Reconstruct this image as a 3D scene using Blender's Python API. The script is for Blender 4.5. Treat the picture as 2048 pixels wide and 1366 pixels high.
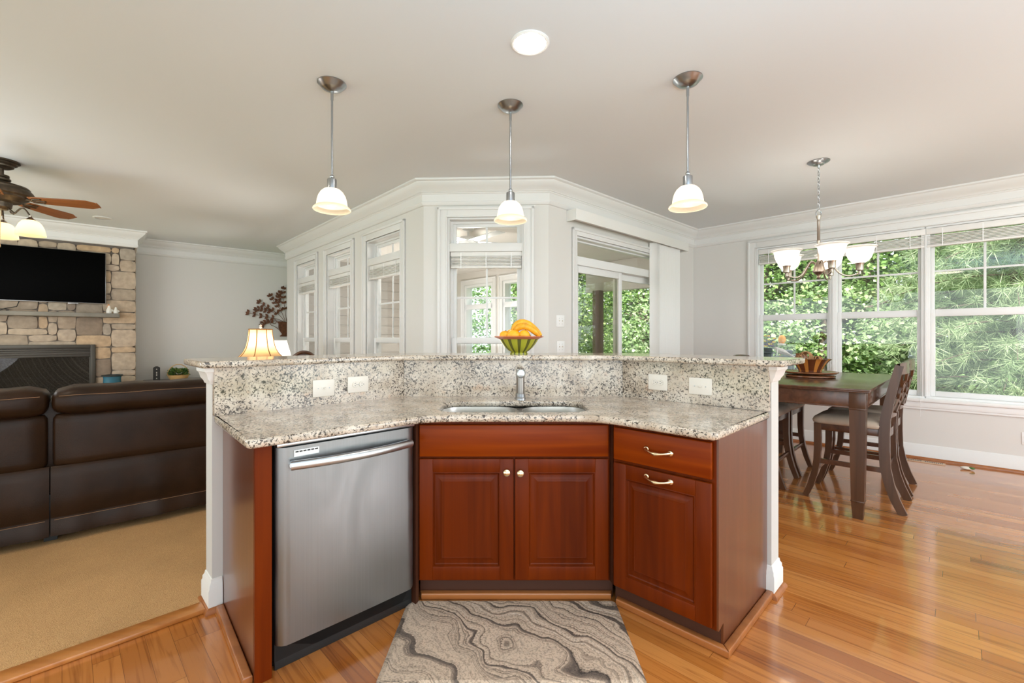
import bpy, bmesh, math, random
import numpy as np
from mathutils import Matrix, Vector

for o in list(bpy.data.objects):
    bpy.data.objects.remove(o)
random.seed(7)
S = bpy.context.scene
COL = S.collection
R2 = math.sqrt(2.0)
PI = math.pi

# ------------------------------------------------------------------ camera, world, sun, fill lamps, exposure
CAM_Z = 1.274
cam = bpy.data.cameras.new('camera')
cam_ob = bpy.data.objects.new('camera', cam)
COL.objects.link(cam_ob)
cam_ob.location = (0, 0, CAM_Z)
cam_ob.rotation_euler = (PI/2, 0, 0)
cam.sensor_width = 36.0
cam.lens = 36.0*900.0/2048.0
cam.shift_y = -7.0/2048.0
cam.clip_start = 0.05
cam.clip_end = 300
S.camera = cam_ob

world = bpy.data.worlds.new('world')
S.world = world
world.use_nodes = True
wb = world.node_tree.nodes['Background']
wb.inputs['Color'].default_value = (0.87, 0.95, 1.0, 1)
wb.inputs['Strength'].default_value = 1.85

def add_light(name, kind, loc, power, color=(1, 1, 1), size=0.3, rot=(0, 0, 0)):
    l = bpy.data.lights.new(name, kind)
    l.energy = power
    l.color = color
    if kind == 'AREA':
        l.shape = 'DISK'
        l.size = size
    elif kind == 'SUN':
        l.angle = size
    else:
        l.shadow_soft_size = size
    o = bpy.data.objects.new(name, l)
    COL.objects.link(o)
    o.location = loc
    o.rotation_euler = rot
    return o

sun = add_light('sun', 'SUN', (0, -10, 20), 8.2, (1.0, 0.95, 0.86), math.radians(4), (math.radians(40), 0, math.radians(-25)))
# added fill lamps out of view: discs below the ceiling, then upward bounce discs
for (x, y, p) in ((-1.2, -0.9, 5), (1.4, -0.9, 6), (-2.9, 1.5, 9)):
    add_light('downlight', 'AREA', (x, y, 2.79), p, (1.0, 0.88, 0.72), 0.5)  # unseen fill without a fixture, added for brightness
COOL = (0.87, 0.89, 0.93)
for (x, y, z, p, sz) in ((0.7, -0.6, 1.45, 84, 1.8), (4.2, 0.2, 0.35, 12, 1.6)):
    add_light('bounce_fill', 'AREA', (x, y, z), p, (0.54, 0.79, 1.0), sz, (PI, 0, 0))
for (x, y, z, p) in ((0.3, -2.4, 1.5, 70), (-5.2, 2.5, 1.5, 112), (4.4, 0.3, 1.5, 168)):
    add_light('room_fill', 'POINT', (x, y, z), p, COOL, 1.1)

add_light('porch_fill', 'AREA', (-1.4, 7.3, 0.5), 42, (1.0, 0.95, 0.88), 1.2, (PI, 0, 0))  # added upward fill for the porch, hidden behind the bar
S.view_settings.view_transform = 'Standard'
S.view_settings.look = 'None'
S.view_settings.gamma = 1.0
S.view_settings.use_curve_mapping = False
S.view_settings.exposure = 0.76
S.cycles.max_bounces = 10
S.cycles.diffuse_bounces = 6
S.cycles.transparent_max_bounces = 16
S.cycles.sample_clamp_indirect = 6.0
S.cycles.caustics_reflective = False
S.cycles.caustics_refractive = False

# ------------------------------------------------------------------ material helpers
def new_mat(name):
    m = bpy.data.materials.new(name)
    m.use_nodes = True
    return m, m.node_tree, m.node_tree.nodes['Principled BSDF']

def c4(c):
    return (c[0], c[1], c[2], 1.0)

def plain(name, col, rough=0.5, metal=0.0, spec=None, coat=0.0, emit=None, estr=0.0, bump=0.0, bscale=200.0, var=0.0, vscale=6.0):
    m, nt, b = new_mat(name)
    b.inputs['Base Color'].default_value = c4(col)
    b.inputs['Roughness'].default_value = rough
    b.inputs['Metallic'].default_value = metal
    if spec is not None:
        b.inputs['Specular IOR Level'].default_value = spec
    b.inputs['Coat Weight'].default_value = coat
    if emit:
        b.inputs['Emission Color'].default_value = c4(emit)
        b.inputs['Emission Strength'].default_value = estr
    if bump or var:
        tc = nt.nodes.new('ShaderNodeTexCoord')
    if var:
        n = nt.nodes.new('ShaderNodeTexNoise'); n.inputs['Scale'].default_value = vscale; n.inputs['Detail'].default_value = 5
        nt.links.new(tc.outputs['Object'], n.inputs['Vector'])
        r = ramp(nt, [(0.3, [v*(1-var) for v in col]), (0.7, [min(1, v*(1+var)) for v in col])])
        nt.links.new(n.outputs['Fac'], r.inputs['Fac'])
        nt.links.new(r.outputs['Color'], b.inputs['Base Color'])
    if bump:
        n = nt.nodes.new('ShaderNodeTexNoise'); n.inputs['Scale'].default_value = bscale; n.inputs['Detail'].default_value = 4
        nt.links.new(tc.outputs['Object'], n.inputs['Vector'])
        bp = nt.nodes.new('ShaderNodeBump'); bp.inputs['Strength'].default_value = bump; bp.inputs['Distance'].default_value = 0.01
        nt.links.new(n.outputs['Fac'], bp.inputs['Height'])
        nt.links.new(bp.outputs['Normal'], b.inputs['Normal'])
    return m

def ramp(nt, stops, interp='LINEAR'):
    r = nt.nodes.new('ShaderNodeValToRGB')
    r.color_ramp.interpolation = interp
    el = r.color_ramp.elements
    while len(el) < len(stops):
        el.new(0.5)
    for e, (p, c) in zip(el, stops):
        e.position = p
        e.color = c4(c) if not isinstance(c, (int, float)) else (c, c, c, 1)
    return r

def mapping(nt, scale=(1, 1, 1), rot=(0, 0, 0), loc=(0, 0, 0), out='Object'):
    tc = nt.nodes.new('ShaderNodeTexCoord')
    mp = nt.nodes.new('ShaderNodeMapping')
    mp.inputs['Scale'].default_value = scale
    mp.inputs['Rotation'].default_value = rot
    mp.inputs['Location'].default_value = loc
    nt.links.new(tc.outputs[out], mp.inputs['Vector'])
    return mp

def mixc(nt, fac, a, b, mode='MIX'):
    n = nt.nodes.new('ShaderNodeMix'); n.data_type = 'RGBA'; n.blend_type = mode
    for v, k in ((fac, 0), (a, 6), (b, 7)):
        if hasattr(v, 'is_linked') or hasattr(v, 'links'):
            nt.links.new(v, n.inputs[k])
        elif k == 0:
            n.inputs[0].default_value = v
        else:
            n.inputs[k].default_value = c4(v)
    return n.outputs[2]

def wood(name, dark, light, axis='x', rough=0.3, scale=1.0, coat=0.2, band=0.0, spec=0.5):
    """straight-grained stained wood; axis = grain direction in object space"""
    m, nt, b = new_mat(name)
    sc = {'x': (1.2, 22, 22), 'y': (22, 1.2, 22), 'z': (22, 22, 1.2)}[axis]
    mp = mapping(nt, tuple(s*scale for s in sc))
    n = nt.nodes.new('ShaderNodeTexNoise'); n.inputs['Scale'].default_value = 1.0; n.inputs['Detail'].default_value = 6; n.inputs['Distortion'].default_value = 0.6
    nt.links.new(mp.outputs[0], n.inputs['Vector'])
    mid = [(a+c)/2 for a, c in zip(dark, light)]
    r = ramp(nt, [(0.25, dark), (0.5, mid), (0.75, light)])
    nt.links.new(n.outputs['Fac'], r.inputs['Fac'])
    colr = r.outputs['Color']
    if band:
        # glued-up staves of slightly different tone, across the grain
        sc2 = {'x': (0.01, 0.01, 9.0), 'y': (9.0, 0.01, 0.01), 'z': (9.0, 0.01, 0.01)}[axis]
        mp2 = mapping(nt, sc2)
        w = nt.nodes.new('ShaderNodeTexWhiteNoise'); w.noise_dimensions = '3D'
        fl = nt.nodes.new('ShaderNodeVectorMath'); fl.operation = 'FLOOR'
        nt.links.new(mp2.outputs[0], fl.inputs[0]); nt.links.new(fl.outputs[0], w.inputs['Vector'])
        r2 = ramp(nt, [(0.0, 1-band), (1.0, 1+band*0.0)])
        nt.links.new(w.outputs['Value'], r2.inputs['Fac'])
        colr = mixc(nt, 1.0, colr, r2.outputs['Color'], 'MULTIPLY')
    nt.links.new(colr, b.inputs['Base Color'])
    b.inputs['Roughness'].default_value = rough
    b.inputs['Coat Weight'].default_value = coat
    b.inputs['Coat Roughness'].default_value = 0.15
    b.inputs['Specular IOR Level'].default_value = spec
    return m

def granite(name, rot=0.0, sparse=0.0):
    m, nt, b = new_mat(name)
    mp = mapping(nt, (1, 1, 1), (0, 0, rot))
    def noise(scale, detail, dist=0.0, rough=0.5):
        n = nt.nodes.new('ShaderNodeTexNoise'); n.inputs['Scale'].default_value = scale; n.inputs['Detail'].default_value = detail; n.inputs['Distortion'].default_value = dist; n.inputs['Roughness'].default_value = rough
        nt.links.new(mp.outputs[0], n.inputs['Vector'])
        return n.outputs['Fac']
    def mad(a, k, c):
        n = nt.nodes.new('ShaderNodeMath'); n.operation = 'MULTIPLY_ADD'; n.inputs[1].default_value = k
        nt.links.new(a, n.inputs[0]); nt.links.new(c, n.inputs[2]); return n.outputs[0]
    base = ramp(nt, [(0.3, (0.42, 0.33, 0.245)), (0.5, (0.55, 0.46, 0.365)), (0.7, (0.65, 0.575, 0.485))])
    nt.links.new(noise(9, 5), base.inputs['Fac'])
    drift = noise(5, 3)
    grey = ramp(nt, [(0.60, 0.0), (0.70, 0.65)])
    nt.links.new(mad(drift, 0.15, noise(62, 5, 0.5)), grey.inputs['Fac'])
    col = mixc(nt, grey.outputs['Color'], base.outputs['Color'], (0.30, 0.26, 0.22))
    tan = ramp(nt, [(0.62, 0.0), (0.72, 0.6)])
    nt.links.new(noise(13, 3), tan.inputs['Fac'])
    col = mixc(nt, tan.outputs['Color'], col, (0.55, 0.37, 0.25))
    dk = ramp(nt, [(0.715+sparse, 0.0), (0.755+sparse, 0.92)])
    nt.links.new(mad(drift, 0.25, noise(120, 4, 0.4, 0.55)), dk.inputs['Fac'])
    col = mixc(nt, dk.outputs['Color'], col, (0.040, 0.029, 0.022))
    dk2 = ramp(nt, [(0.70+sparse, 0.0), (0.74+sparse, 0.95)])
    nt.links.new(mad(drift, 0.1, noise(48, 4, 0.6)), dk2.inputs['Fac'])
    col = mixc(nt, dk2.outputs['Color'], col, (0.035, 0.024, 0.017))
    nt.links.new(col, b.inputs['Base Color'])
    b.inputs['Roughness'].default_value = 0.14
    b.inputs['Coat Weight'].default_value = 0.05
    return m

def oak_floor(name):
    """strip oak laid along x = (X-Y)/sqrt2, every row with its own random joints"""
    m, nt, b = new_mat(name)
    mp = mapping(nt, (1, 1, 1), (0, 0, math.radians(45)))
    W, Lb = 0.083, 1.15
    def math_(op, a, c=None, d=None):
        n = nt.nodes.new('ShaderNodeMath'); n.operation = op
        for v, k in ((a, 0), (c, 1), (d, 2)):
            if v is None: continue
            if isinstance(v, (int, float)): n.inputs[k].default_value = v
            else: nt.links.new(v, n.inputs[k])
        return n.outputs[0]
    sx = nt.nodes.new('ShaderNodeSeparateXYZ'); nt.links.new(mp.outputs[0], sx.inputs[0])
    ry = math_('DIVIDE', sx.outputs[1], W)
    row = math_('FLOOR', ry)
    w1 = nt.nodes.new('ShaderNodeTexWhiteNoise'); w1.noise_dimensions = '1D'; nt.links.new(row, w1.inputs['W'])
    xs = math_('MULTIPLY_ADD', w1.outputs['Value'], 7.3, math_('DIVIDE', sx.outputs[0], Lb))
    colm = math_('FLOOR', xs)
    cmb = nt.nodes.new('ShaderNodeCombineXYZ'); nt.links.new(row, cmb.inputs[0]); nt.links.new(colm, cmb.inputs[1])
    w2 = nt.nodes.new('ShaderNodeTexWhiteNoise'); w2.noise_dimensions = '2D'; nt.links.new(cmb.outputs[0], w2.inputs['Vector'])
    tone = ramp(nt, [(0.0, (0.33, 0.098, 0.018)), (0.3, (0.43, 0.145, 0.028)), (0.7, (0.50, 0.182, 0.040)), (0.9, (0.56, 0.225, 0.058)), (1.0, (0.38, 0.115, 0.022))])
    nt.links.new(w2.outputs['Value'], tone.inputs['Fac'])
    sc = nt.nodes.new('ShaderNodeVectorMath'); sc.operation = 'MULTIPLY'; sc.inputs[1].default_value = (1.6, 34, 1)
    nt.links.new(mp.outputs[0], sc.inputs[0])
    sh = nt.nodes.new('ShaderNodeVectorMath'); sh.operation = 'MULTIPLY_ADD'; sh.inputs[1].default_value = (31, 17, 29)
    nt.links.new(w2.outputs['Color'], sh.inputs[0]); nt.links.new(sc.outputs[0], sh.inputs[2])
    g = nt.nodes.new('ShaderNodeTexNoise'); g.inputs['Scale'].default_value = 1.0; g.inputs['Detail'].default_value = 7; g.inputs['Distortion'].default_value = 1.6
    nt.links.new(sh.outputs[0], g.inputs['Vector'])
    gr = ramp(nt, [(0.28, (0.60, 0.52, 0.46)), (0.50, (1, 1, 1)), (0.8, (1.0, 1.0, 0.98))])
    nt.links.new(g.outputs['Fac'], gr.inputs['Fac'])
    col = mixc(nt, 1.0, tone.outputs['Color'], gr.outputs['Color'], 'MULTIPLY')
    fy = math_('ABSOLUTE', math_('SUBTRACT', math_('FRACT', ry), 0.5))
    fx = math_('ABSOLUTE', math_('SUBTRACT', math_('FRACT', xs), 0.5))
    gap = math_('MAXIMUM', math_('GREATER_THAN', fy, 0.5-0.0007/W), math_('GREATER_THAN', fx, 0.5-0.0010/Lb))
    nt.links.new(mixc(nt, gap, col, (0.16, 0.05, 0.012)), b.inputs['Base Color'])
    b.inputs['Roughness'].default_value = 0.22
    b.inputs['Coat Weight'].default_value = 0.8
    b.inputs['Coat Roughness'].default_value = 0.08
    # the strips are very slightly cupped and tilted, which breaks up reflections board by board
    n2 = nt.nodes.new('ShaderNodeTexNoise'); n2.inputs['Scale'].default_value = 5.0
    nt.links.new(mp.outputs[0], n2.inputs['Vector'])
    hgt = math_('MULTIPLY_ADD', math_('MULTIPLY', fy, fy), 0.10, n2.outputs['Fac'])
    bp = nt.nodes.new('ShaderNodeBump'); bp.inputs['Strength'].default_value = 0.07; bp.inputs['Distance'].default_value = 0.02
    nt.links.new(hgt, bp.inputs['Height'])
    nt.links.new(bp.outputs['Normal'], b.inputs['Normal'])
    nt.links.new(bp.outputs['Normal'], b.inputs['Coat Normal'])
    return m

def carpet_mat():
    m, nt, b = new_mat('beige_carpet')
    mp = mapping(nt, (1, 1, 1))
    n = nt.nodes.new('ShaderNodeTexNoise'); n.inputs['Scale'].default_value = 260; n.inputs['Detail'].default_value = 3
    n2 = nt.nodes.new('ShaderNodeTexNoise'); n2.inputs['Scale'].default_value = 2.2; n2.inputs['Detail'].default_value = 4
    for k in (n, n2):
        nt.links.new(mp.outputs[0], k.inputs['Vector'])
    r = ramp(nt, [(0.3, (0.56, 0.305, 0.132)), (0.7, (0.76, 0.455, 0.215))])
    nt.links.new(n.outputs['Fac'], r.inputs['Fac'])
    r2 = ramp(nt, [(0.35, 0.86), (0.65, 1.0)])
    nt.links.new(n2.outputs['Fac'], r2.inputs['Fac'])
    nt.links.new(mixc(nt, 1.0, r.outputs['Color'], r2.outputs['Color'], 'MULTIPLY'), b.inputs['Base Color'])
    b.inputs['Roughness'].default_value = 1.0
    b.inputs['Specular IOR Level'].default_value = 0.1
    bp = nt.nodes.new('ShaderNodeBump'); bp.inputs['Strength'].default_value = 0.9; bp.inputs['Distance'].default_value = 0.01
    nt.links.new(n.outputs['Fac'], bp.inputs['Height'])
    nt.links.new(bp.outputs['Normal'], b.inputs['Normal'])
    return m

def agate_mat():
    m, nt, b = new_mat('agate_print_mat')
    mp = mapping(nt, (1, 1, 1), (0, 0, math.radians(38)))
    n = nt.nodes.new('ShaderNodeTexNoise'); n.inputs['Scale'].default_value = 2.6; n.inputs['Detail'].default_value = 2.5
    nt.links.new(mp.outputs[0], n.inputs['Vector'])
    fine = nt.nodes.new('ShaderNodeTexNoise'); fine.inputs['Scale'].default_value = 130; fine.inputs['Detail'].default_value = 5
    nt.links.new(mp.outputs[0], fine.inputs['Vector'])
    sx = nt.nodes.new('ShaderNodeSeparateXYZ'); nt.links.new(mp.outputs[0], sx.inputs[0])
    def mad(a, k, c):
        q = nt.nodes.new('ShaderNodeMath'); q.operation = 'MULTIPLY_ADD'; q.inputs[1].default_value = k
        nt.links.new(a, q.inputs[0])
        if c is None: q.inputs[2].default_value = 0
        else: nt.links.new(c, q.inputs[2])
        return q.outputs[0]
    w = mad(n.outputs['Fac'], 0.55, sx.outputs[1])
    w = mad(fine.outputs['Fac'], 0.012, w)
    bn = nt.nodes.new('ShaderNodeTexNoise'); bn.noise_dimensions = '1D'; bn.inputs['Scale'].default_value = 19; bn.inputs['Detail'].default_value = 9; bn.inputs['Roughness'].default_value = 0.74
    nt.links.new(w, bn.inputs['W'])
    r = ramp(nt, [(0.34, (0.05, 0.042, 0.038)), (0.41, (0.15, 0.12, 0.105)), (0.455, (0.34, 0.27, 0.215)), (0.49, (0.56, 0.45, 0.36)), (0.56, (0.62, 0.50, 0.40)), (0.60, (0.40, 0.32, 0.26)), (0.635, (0.86, 0.77, 0.67)), (0.66, (0.50, 0.40, 0.32)), (0.75, (0.60, 0.49, 0.39))])
    nt.links.new(bn.outputs['Fac'], r.inputs['Fac'])
    sp = ramp(nt, [(0.38, 0.40), (0.52, 1.0)])
    nt.links.new(fine.outputs['Fac'], sp.inputs['Fac'])
    nt.links.new(mixc(nt, 1.0, mixc(nt, 0.6, r.outputs['Color'], sp.outputs['Color'], 'MULTIPLY'), (1.0, 0.93, 0.86), 'MULTIPLY'), b.inputs['Base Color'])
    b.inputs['Roughness'].default_value = 0.55
    return m

def island_mat(name, stops, rough=0.85, noise_scale=18, noise_amt=0.35, bump=0.0, trans=0.0):
    """one tone per loose piece (stone, leaf) of a mesh"""
    m, nt, b = new_mat(name)
    geo = nt.nodes.new('ShaderNodeNewGeometry')
    r = ramp(nt, stops)
    nt.links.new(geo.outputs['Random Per Island'], r.inputs['Fac'])
    col = r.outputs['Color']
    if noise_amt:
        mp = mapping(nt)
        n = nt.nodes.new('ShaderNodeTexNoise'); n.inputs['Scale'].default_value = noise_scale; n.inputs['Detail'].default_value = 6
        nt.links.new(mp.outputs[0], n.inputs['Vector'])
        r2 = ramp(nt, [(0.3, 1-noise_amt), (0.7, 1.0)])
        nt.links.new(n.outputs['Fac'], r2.inputs['Fac'])
        col = mixc(nt, 1.0, col, r2.outputs['Color'], 'MULTIPLY')
        if bump:
            bp = nt.nodes.new('ShaderNodeBump'); bp.inputs['Strength'].default_value = bump; bp.inputs['Distance'].default_value = 0.02
            nt.links.new(n.outputs['Fac'], bp.inputs['Height']); nt.links.new(bp.outputs['Normal'], b.inputs['Normal'])
    nt.links.new(col, b.inputs['Base Color'])
    b.inputs['Roughness'].default_value = rough
    if trans:
        t = nt.nodes.new('ShaderNodeBsdfTranslucent')
        nt.links.new(col, t.inputs['Color'])
        mx = nt.nodes.new('ShaderNodeMixShader'); mx.inputs[0].default_value = trans
        out = nt.nodes['Material Output']
        nt.links.new(b.outputs[0], mx.inputs[1]); nt.links.new(t.outputs[0], mx.inputs[2]); nt.links.new(mx.outputs[0], out.inputs['Surface'])
    return m

def glass_mat(name, tint=(0.97, 0.98, 0.98), refl=1.0):
    m, nt, b = new_mat(name)
    nt.nodes.remove(b)
    t = nt.nodes.new('ShaderNodeBsdfTransparent'); t.inputs['Color'].default_value = c4(tint)
    g = nt.nodes.new('ShaderNodeBsdfGlossy'); g.inputs['Roughness'].default_value = 0.0
    # Schlick reflectance, the same from either side of the thin pane
    geo = nt.nodes.new('ShaderNodeNewGeometry')
    dt = nt.nodes.new('ShaderNodeVectorMath'); dt.operation = 'DOT_PRODUCT'
    nt.links.new(geo.outputs['Incoming'], dt.inputs[0]); nt.links.new(geo.outputs['Normal'], dt.inputs[1])
    def mt(op, a, k):
        n = nt.nodes.new('ShaderNodeMath'); n.operation = op
        for i, v in ((0, a), (1, k)):
            if v is None: continue
            if isinstance(v, (int, float)): n.inputs[i].default_value = v
            else: nt.links.new(v, n.inputs[i])
        return n.outputs[0]
    om = mt('SUBTRACT', 1.0, mt('ABSOLUTE', dt.outputs['Value'], None))
    fr = mt('MULTIPLY', mt('ADD', mt('MULTIPLY', mt('POWER', om, 5.0), 0.96), 0.035), refl)
    mx = nt.nodes.new('ShaderNodeMixShader')
    nt.links.new(fr, mx.inputs[0])
    nt.links.new(t.outputs[0], mx.inputs[1]); nt.links.new(g.outputs[0], mx.inputs[2])
    nt.links.new(mx.outputs[0], nt.nodes['Material Output'].inputs['Surface'])
    return m

def shade_mat(name, col, trans=0.6):
    m, nt, b = new_mat(name)
    b.inputs['Base Color'].default_value = c4(col)
    b.inputs['Roughness'].default_value = 0.35
    t = nt.nodes.new('ShaderNodeBsdfTranslucent'); t.inputs['Color'].default_value = c4(col)
    mx = nt.nodes.new('ShaderNodeMixShader'); mx.inputs[0].default_value = trans
    nt.links.new(b.outputs[0], mx.inputs[1]); nt.links.new(t.outputs[0], mx.inputs[2])
    nt.links.new(mx.outputs[0], nt.nodes['Material Output'].inputs['Surface'])
    return m

def brushed(name, col, rough, axis):
    m, nt, b = new_mat(name)
    sc = {'x': (2, 300, 300), 'z': (300, 300, 2)}[axis]
    mp = mapping(nt, sc)
    n = nt.nodes.new('ShaderNodeTexNoise'); n.inputs['Scale'].default_value = 1; n.inputs['Detail'].default_value = 4
    nt.links.new(mp.outputs[0], n.inputs['Vector'])
    mp2 = mapping(nt, (3, 3, 1.2))
    n2 = nt.nodes.new('ShaderNodeTexNoise'); n2.inputs['Scale'].default_value = 1.6; n2.inputs['Detail'].default_value = 3; n2.inputs['Distortion'].default_value = 1.5
    nt.links.new(mp2.outputs[0], n2.inputs['Vector'])
    r = ramp(nt, [(0.3, [v*0.96 for v in col]), (0.7, [min(1, v*1.03) for v in col])])
    nt.links.new(n.outputs['Fac'], r.inputs['Fac'])
    nt.links.new(r.outputs['Color'], b.inputs['Base Color'])
    rr = ramp(nt, [(0.35, rough*0.85), (0.65, rough*1.25)])
    nt.links.new(n2.outputs['Fac'], rr.inputs['Fac'])
    nt.links.new(rr.outputs['Color'], b.inputs['Roughness'])
    b.inputs['Metallic'].default_value = 1.0
    b.inputs['Anisotropic'].default_value = 0.5
    return m

def striped_bowl_mat():
    m, nt, b = new_mat('green_striped_glaze')
    tc = nt.nodes.new('ShaderNodeTexCoord')
    s = nt.nodes.new('ShaderNodeSeparateXYZ'); nt.links.new(tc.outputs['Object'], s.inputs[0])
    at = nt.nodes.new('ShaderNodeMath'); at.operation = 'ARCTAN2'
    nt.links.new(s.outputs[0], at.inputs[0]); nt.links.new(s.outputs[1], at.inputs[1])
    mu = nt.nodes.new('ShaderNodeMath'); mu.operation = 'MULTIPLY'; mu.inputs[1].default_value = 12/(2*PI)
    nt.links.new(at.outputs[0], mu.inputs[0])
    ad = nt.nodes.new('ShaderNodeMath'); ad.operation = 'ADD'; ad.inputs[1].default_value = 100.18
    nt.links.new(mu.outputs[0], ad.inputs[0])
    fr = nt.nodes.new('ShaderNodeMath'); fr.operation = 'FRACT'; nt.links.new(ad.outputs[0], fr.inputs[0])
    r = ramp(nt, [(0.0, (0.10, 0.10, 0.015)), (0.34, (0.10, 0.10, 0.015)), (0.36, (0.42, 0.40, 0.035)), (0.98, (0.36, 0.37, 0.03)), (1.0, (0.10, 0.10, 0.015))])
    nt.links.new(fr.outputs[0], r.inputs['Fac'])
    nt.links.new(r.outputs['Color'], b.inputs['Base Color'])
    b.inputs['Roughness'].default_value = 0.25
    return m

def segmented_wood_mat():
    m, nt, b = new_mat('two_tone_segmented_wood')
    tc = nt.nodes.new('ShaderNodeTexCoord')
    s = nt.nodes.new('ShaderNodeSeparateXYZ'); nt.links.new(tc.outputs['Object'], s.inputs[0])
    at = nt.nodes.new('ShaderNodeMath'); at.operation = 'ARCTAN2'
    nt.links.new(s.outputs[0], at.inputs[0]); nt.links.new(s.outputs[1], at.inputs[1])
    mu = nt.nodes.new('ShaderNodeMath'); mu.operation = 'MULTIPLY_ADD'; mu.inputs[1].default_value = 9/(2*PI); mu.inputs[2].default_value = 50.3
    nt.links.new(at.outputs[0], mu.inputs[0])
    fr = nt.nodes.new('ShaderNodeMath'); fr.operation = 'FRACT'; nt.links.new(mu.outputs[0], fr.inputs[0])
    r = ramp(nt, [(0.0, (0.50, 0.19, 0.035)), (0.38, (0.50, 0.19, 0.035)), (0.40, (0.11, 0.03, 0.01)), (1.0, (0.11, 0.03, 0.01))])
    nt.links.new(fr.outputs[0], r.inputs['Fac'])
    nt.links.new(r.outputs['Color'], b.inputs['Base Color'])
    b.inputs['Roughness'].default_value = 0.25
    b.inputs['Coat Weight'].default_value = 0.5
    return m

M = {}
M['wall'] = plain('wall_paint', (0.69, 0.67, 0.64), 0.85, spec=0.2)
M['ceiling'] = plain('ceiling_paint', (0.77, 0.80, 0.825), 0.95, spec=0.1)
M['trim'] = plain('trim_paint', (0.74, 0.73, 0.715), 0.45)
M['vinyl'] = plain('white_vinyl', (0.76, 0.76, 0.75), 0.4)
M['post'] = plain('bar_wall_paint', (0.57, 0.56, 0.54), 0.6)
M['floor'] = oak_floor('oak_strip_floor')
M['oak'] = wood('oak_strip', (0.36, 0.12, 0.025), (0.55, 0.22, 0.055), 'x', 0.28)
M['carpet'] = carpet_mat()
M['granite'] = granite('speckled_granite', 0.0, -0.032)
M['granite2'] = granite('speckled_granite_slab', 0.6, -0.036)
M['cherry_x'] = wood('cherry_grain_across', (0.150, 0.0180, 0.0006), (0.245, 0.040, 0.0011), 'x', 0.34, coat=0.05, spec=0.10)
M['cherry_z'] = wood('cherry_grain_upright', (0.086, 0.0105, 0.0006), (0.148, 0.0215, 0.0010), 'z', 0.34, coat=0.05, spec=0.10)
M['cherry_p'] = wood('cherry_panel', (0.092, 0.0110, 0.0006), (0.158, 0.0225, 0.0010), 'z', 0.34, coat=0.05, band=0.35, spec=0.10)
M['cherry_side'] = wood('cherry_veneer_side', (0.085, 0.021, 0.007), (0.13, 0.037, 0.012), 'z', 0.28, coat=0.5)
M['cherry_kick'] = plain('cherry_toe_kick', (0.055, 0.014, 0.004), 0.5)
M['shoe'] = wood('stained_shoe_moulding', (0.24, 0.075, 0.018), (0.38, 0.13, 0.034), 'x', 0.3)
M['steel'] = brushed('brushed_stainless', (0.28, 0.29, 0.295), 0.36, 'z')
M['steel_sink'] = brushed('satin_sink_steel', (0.55, 0.53, 0.50), 0.33, 'x')
M['chrome'] = plain('satin_steel', (0.62, 0.65, 0.67), 0.34, 1.0)
M['nickel'] = plain('brushed_nickel', (0.42, 0.44, 0.46), 0.28, 1.0)
M['tap_metal'] = plain('shaded_nickel', (0.30, 0.275, 0.25), 0.38, 1.0)  # darker nickel: the spout's shade on the tap body is in the colour
M['bronze_nickel'] = plain('warm_nickel', (0.42, 0.35, 0.29), 0.3, 1.0)
M['brass'] = plain('pale_brass', (0.83, 0.66, 0.42), 0.2, 1.0)
M['black'] = plain('matte_black', (0.012, 0.012, 0.012), 0.5)
M['plate'] = plain('ivory_plastic', (0.72, 0.66, 0.585), 0.35)
M['plate_dark'] = plain('socket_slot', (0.12, 0.10, 0.09), 0.5)
M['white_plate'] = plain('white_plastic', (0.84, 0.84, 0.83), 0.35)
M['agate'] = agate_mat()
M['glass'] = glass_mat('window_glass')
M['glass_dim'] = glass_mat('tinted_door_glass', (0.80, 0.80, 0.74), 1.6)
M['blind'] = plain('blind_slat', (0.78, 0.76, 0.73), 0.5)
M['vblind'] = plain('vertical_vane', (0.80, 0.79, 0.76), 0.6)
M['leather'] = plain('brown_leather', (0.024, 0.0105, 0.0045), 0.38, spec=0.18, bump=0.10, bscale=160, var=0.3, vscale=5)
M['thread'] = plain('tan_stitching', (0.30, 0.16, 0.08), 0.6)
M['dark_wood'] = wood('espresso_wood', (0.045, 0.018, 0.008), (0.095, 0.04, 0.018), 'z', 0.3)
M['dark_wood_x'] = wood('espresso_wood_across', (0.05, 0.018, 0.009), (0.11, 0.043, 0.02), 'x', 0.26, coat=0.25)
M['cushion'] = plain('taupe_upholstery', (0.42, 0.335, 0.26), 0.85, bump=0.1, bscale=300, var=0.1)
M['tv'] = plain('black_screen', (0.0012, 0.0012, 0.0012), 0.5, spec=0.02)
M['tv_edge'] = plain('silver_screen_edge', (0.35, 0.35, 0.35), 0.3, 1.0)
M['slate'] = plain('grey_slate', (0.21, 0.19, 0.155), 0.7, bump=0.3, bscale=40, var=0.15)
M['stone'] = island_mat('fieldstone', [(0.0, (0.27, 0.20, 0.145)), (0.2, (0.45, 0.345, 0.25)), (0.45, (0.57, 0.455, 0.335)), (0.6, (0.36, 0.285, 0.21)), (0.8, (0.53, 0.42, 0.315)), (0.92, (0.57, 0.39, 0.23)), (1.0, (0.43, 0.36, 0.285))], 0.9, 14, 0.3, 0.4)
M['mortar'] = plain('dark_mortar', (0.17, 0.14, 0.115), 0.95)
M['firebox'] = plain('bronze_metal', (0.055, 0.048, 0.038), 0.45, 0.6)
M['fireglass'] = plain('smoked_fire_glass', (0.006, 0.006, 0.005), 0.08)
M['log'] = plain('ceramic_log', (0.10, 0.07, 0.05), 0.9, var=0.4, vscale=20)
M['bulb'] = plain('lit_bulb', (1, 1, 1), 0.4, emit=(1.0, 0.86, 0.66), estr=11)
M['bulb_fan'] = plain('lit_bulb_warm', (1, 1, 1), 0.4, emit=(1.0, 0.84, 0.58), estr=16)
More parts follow.
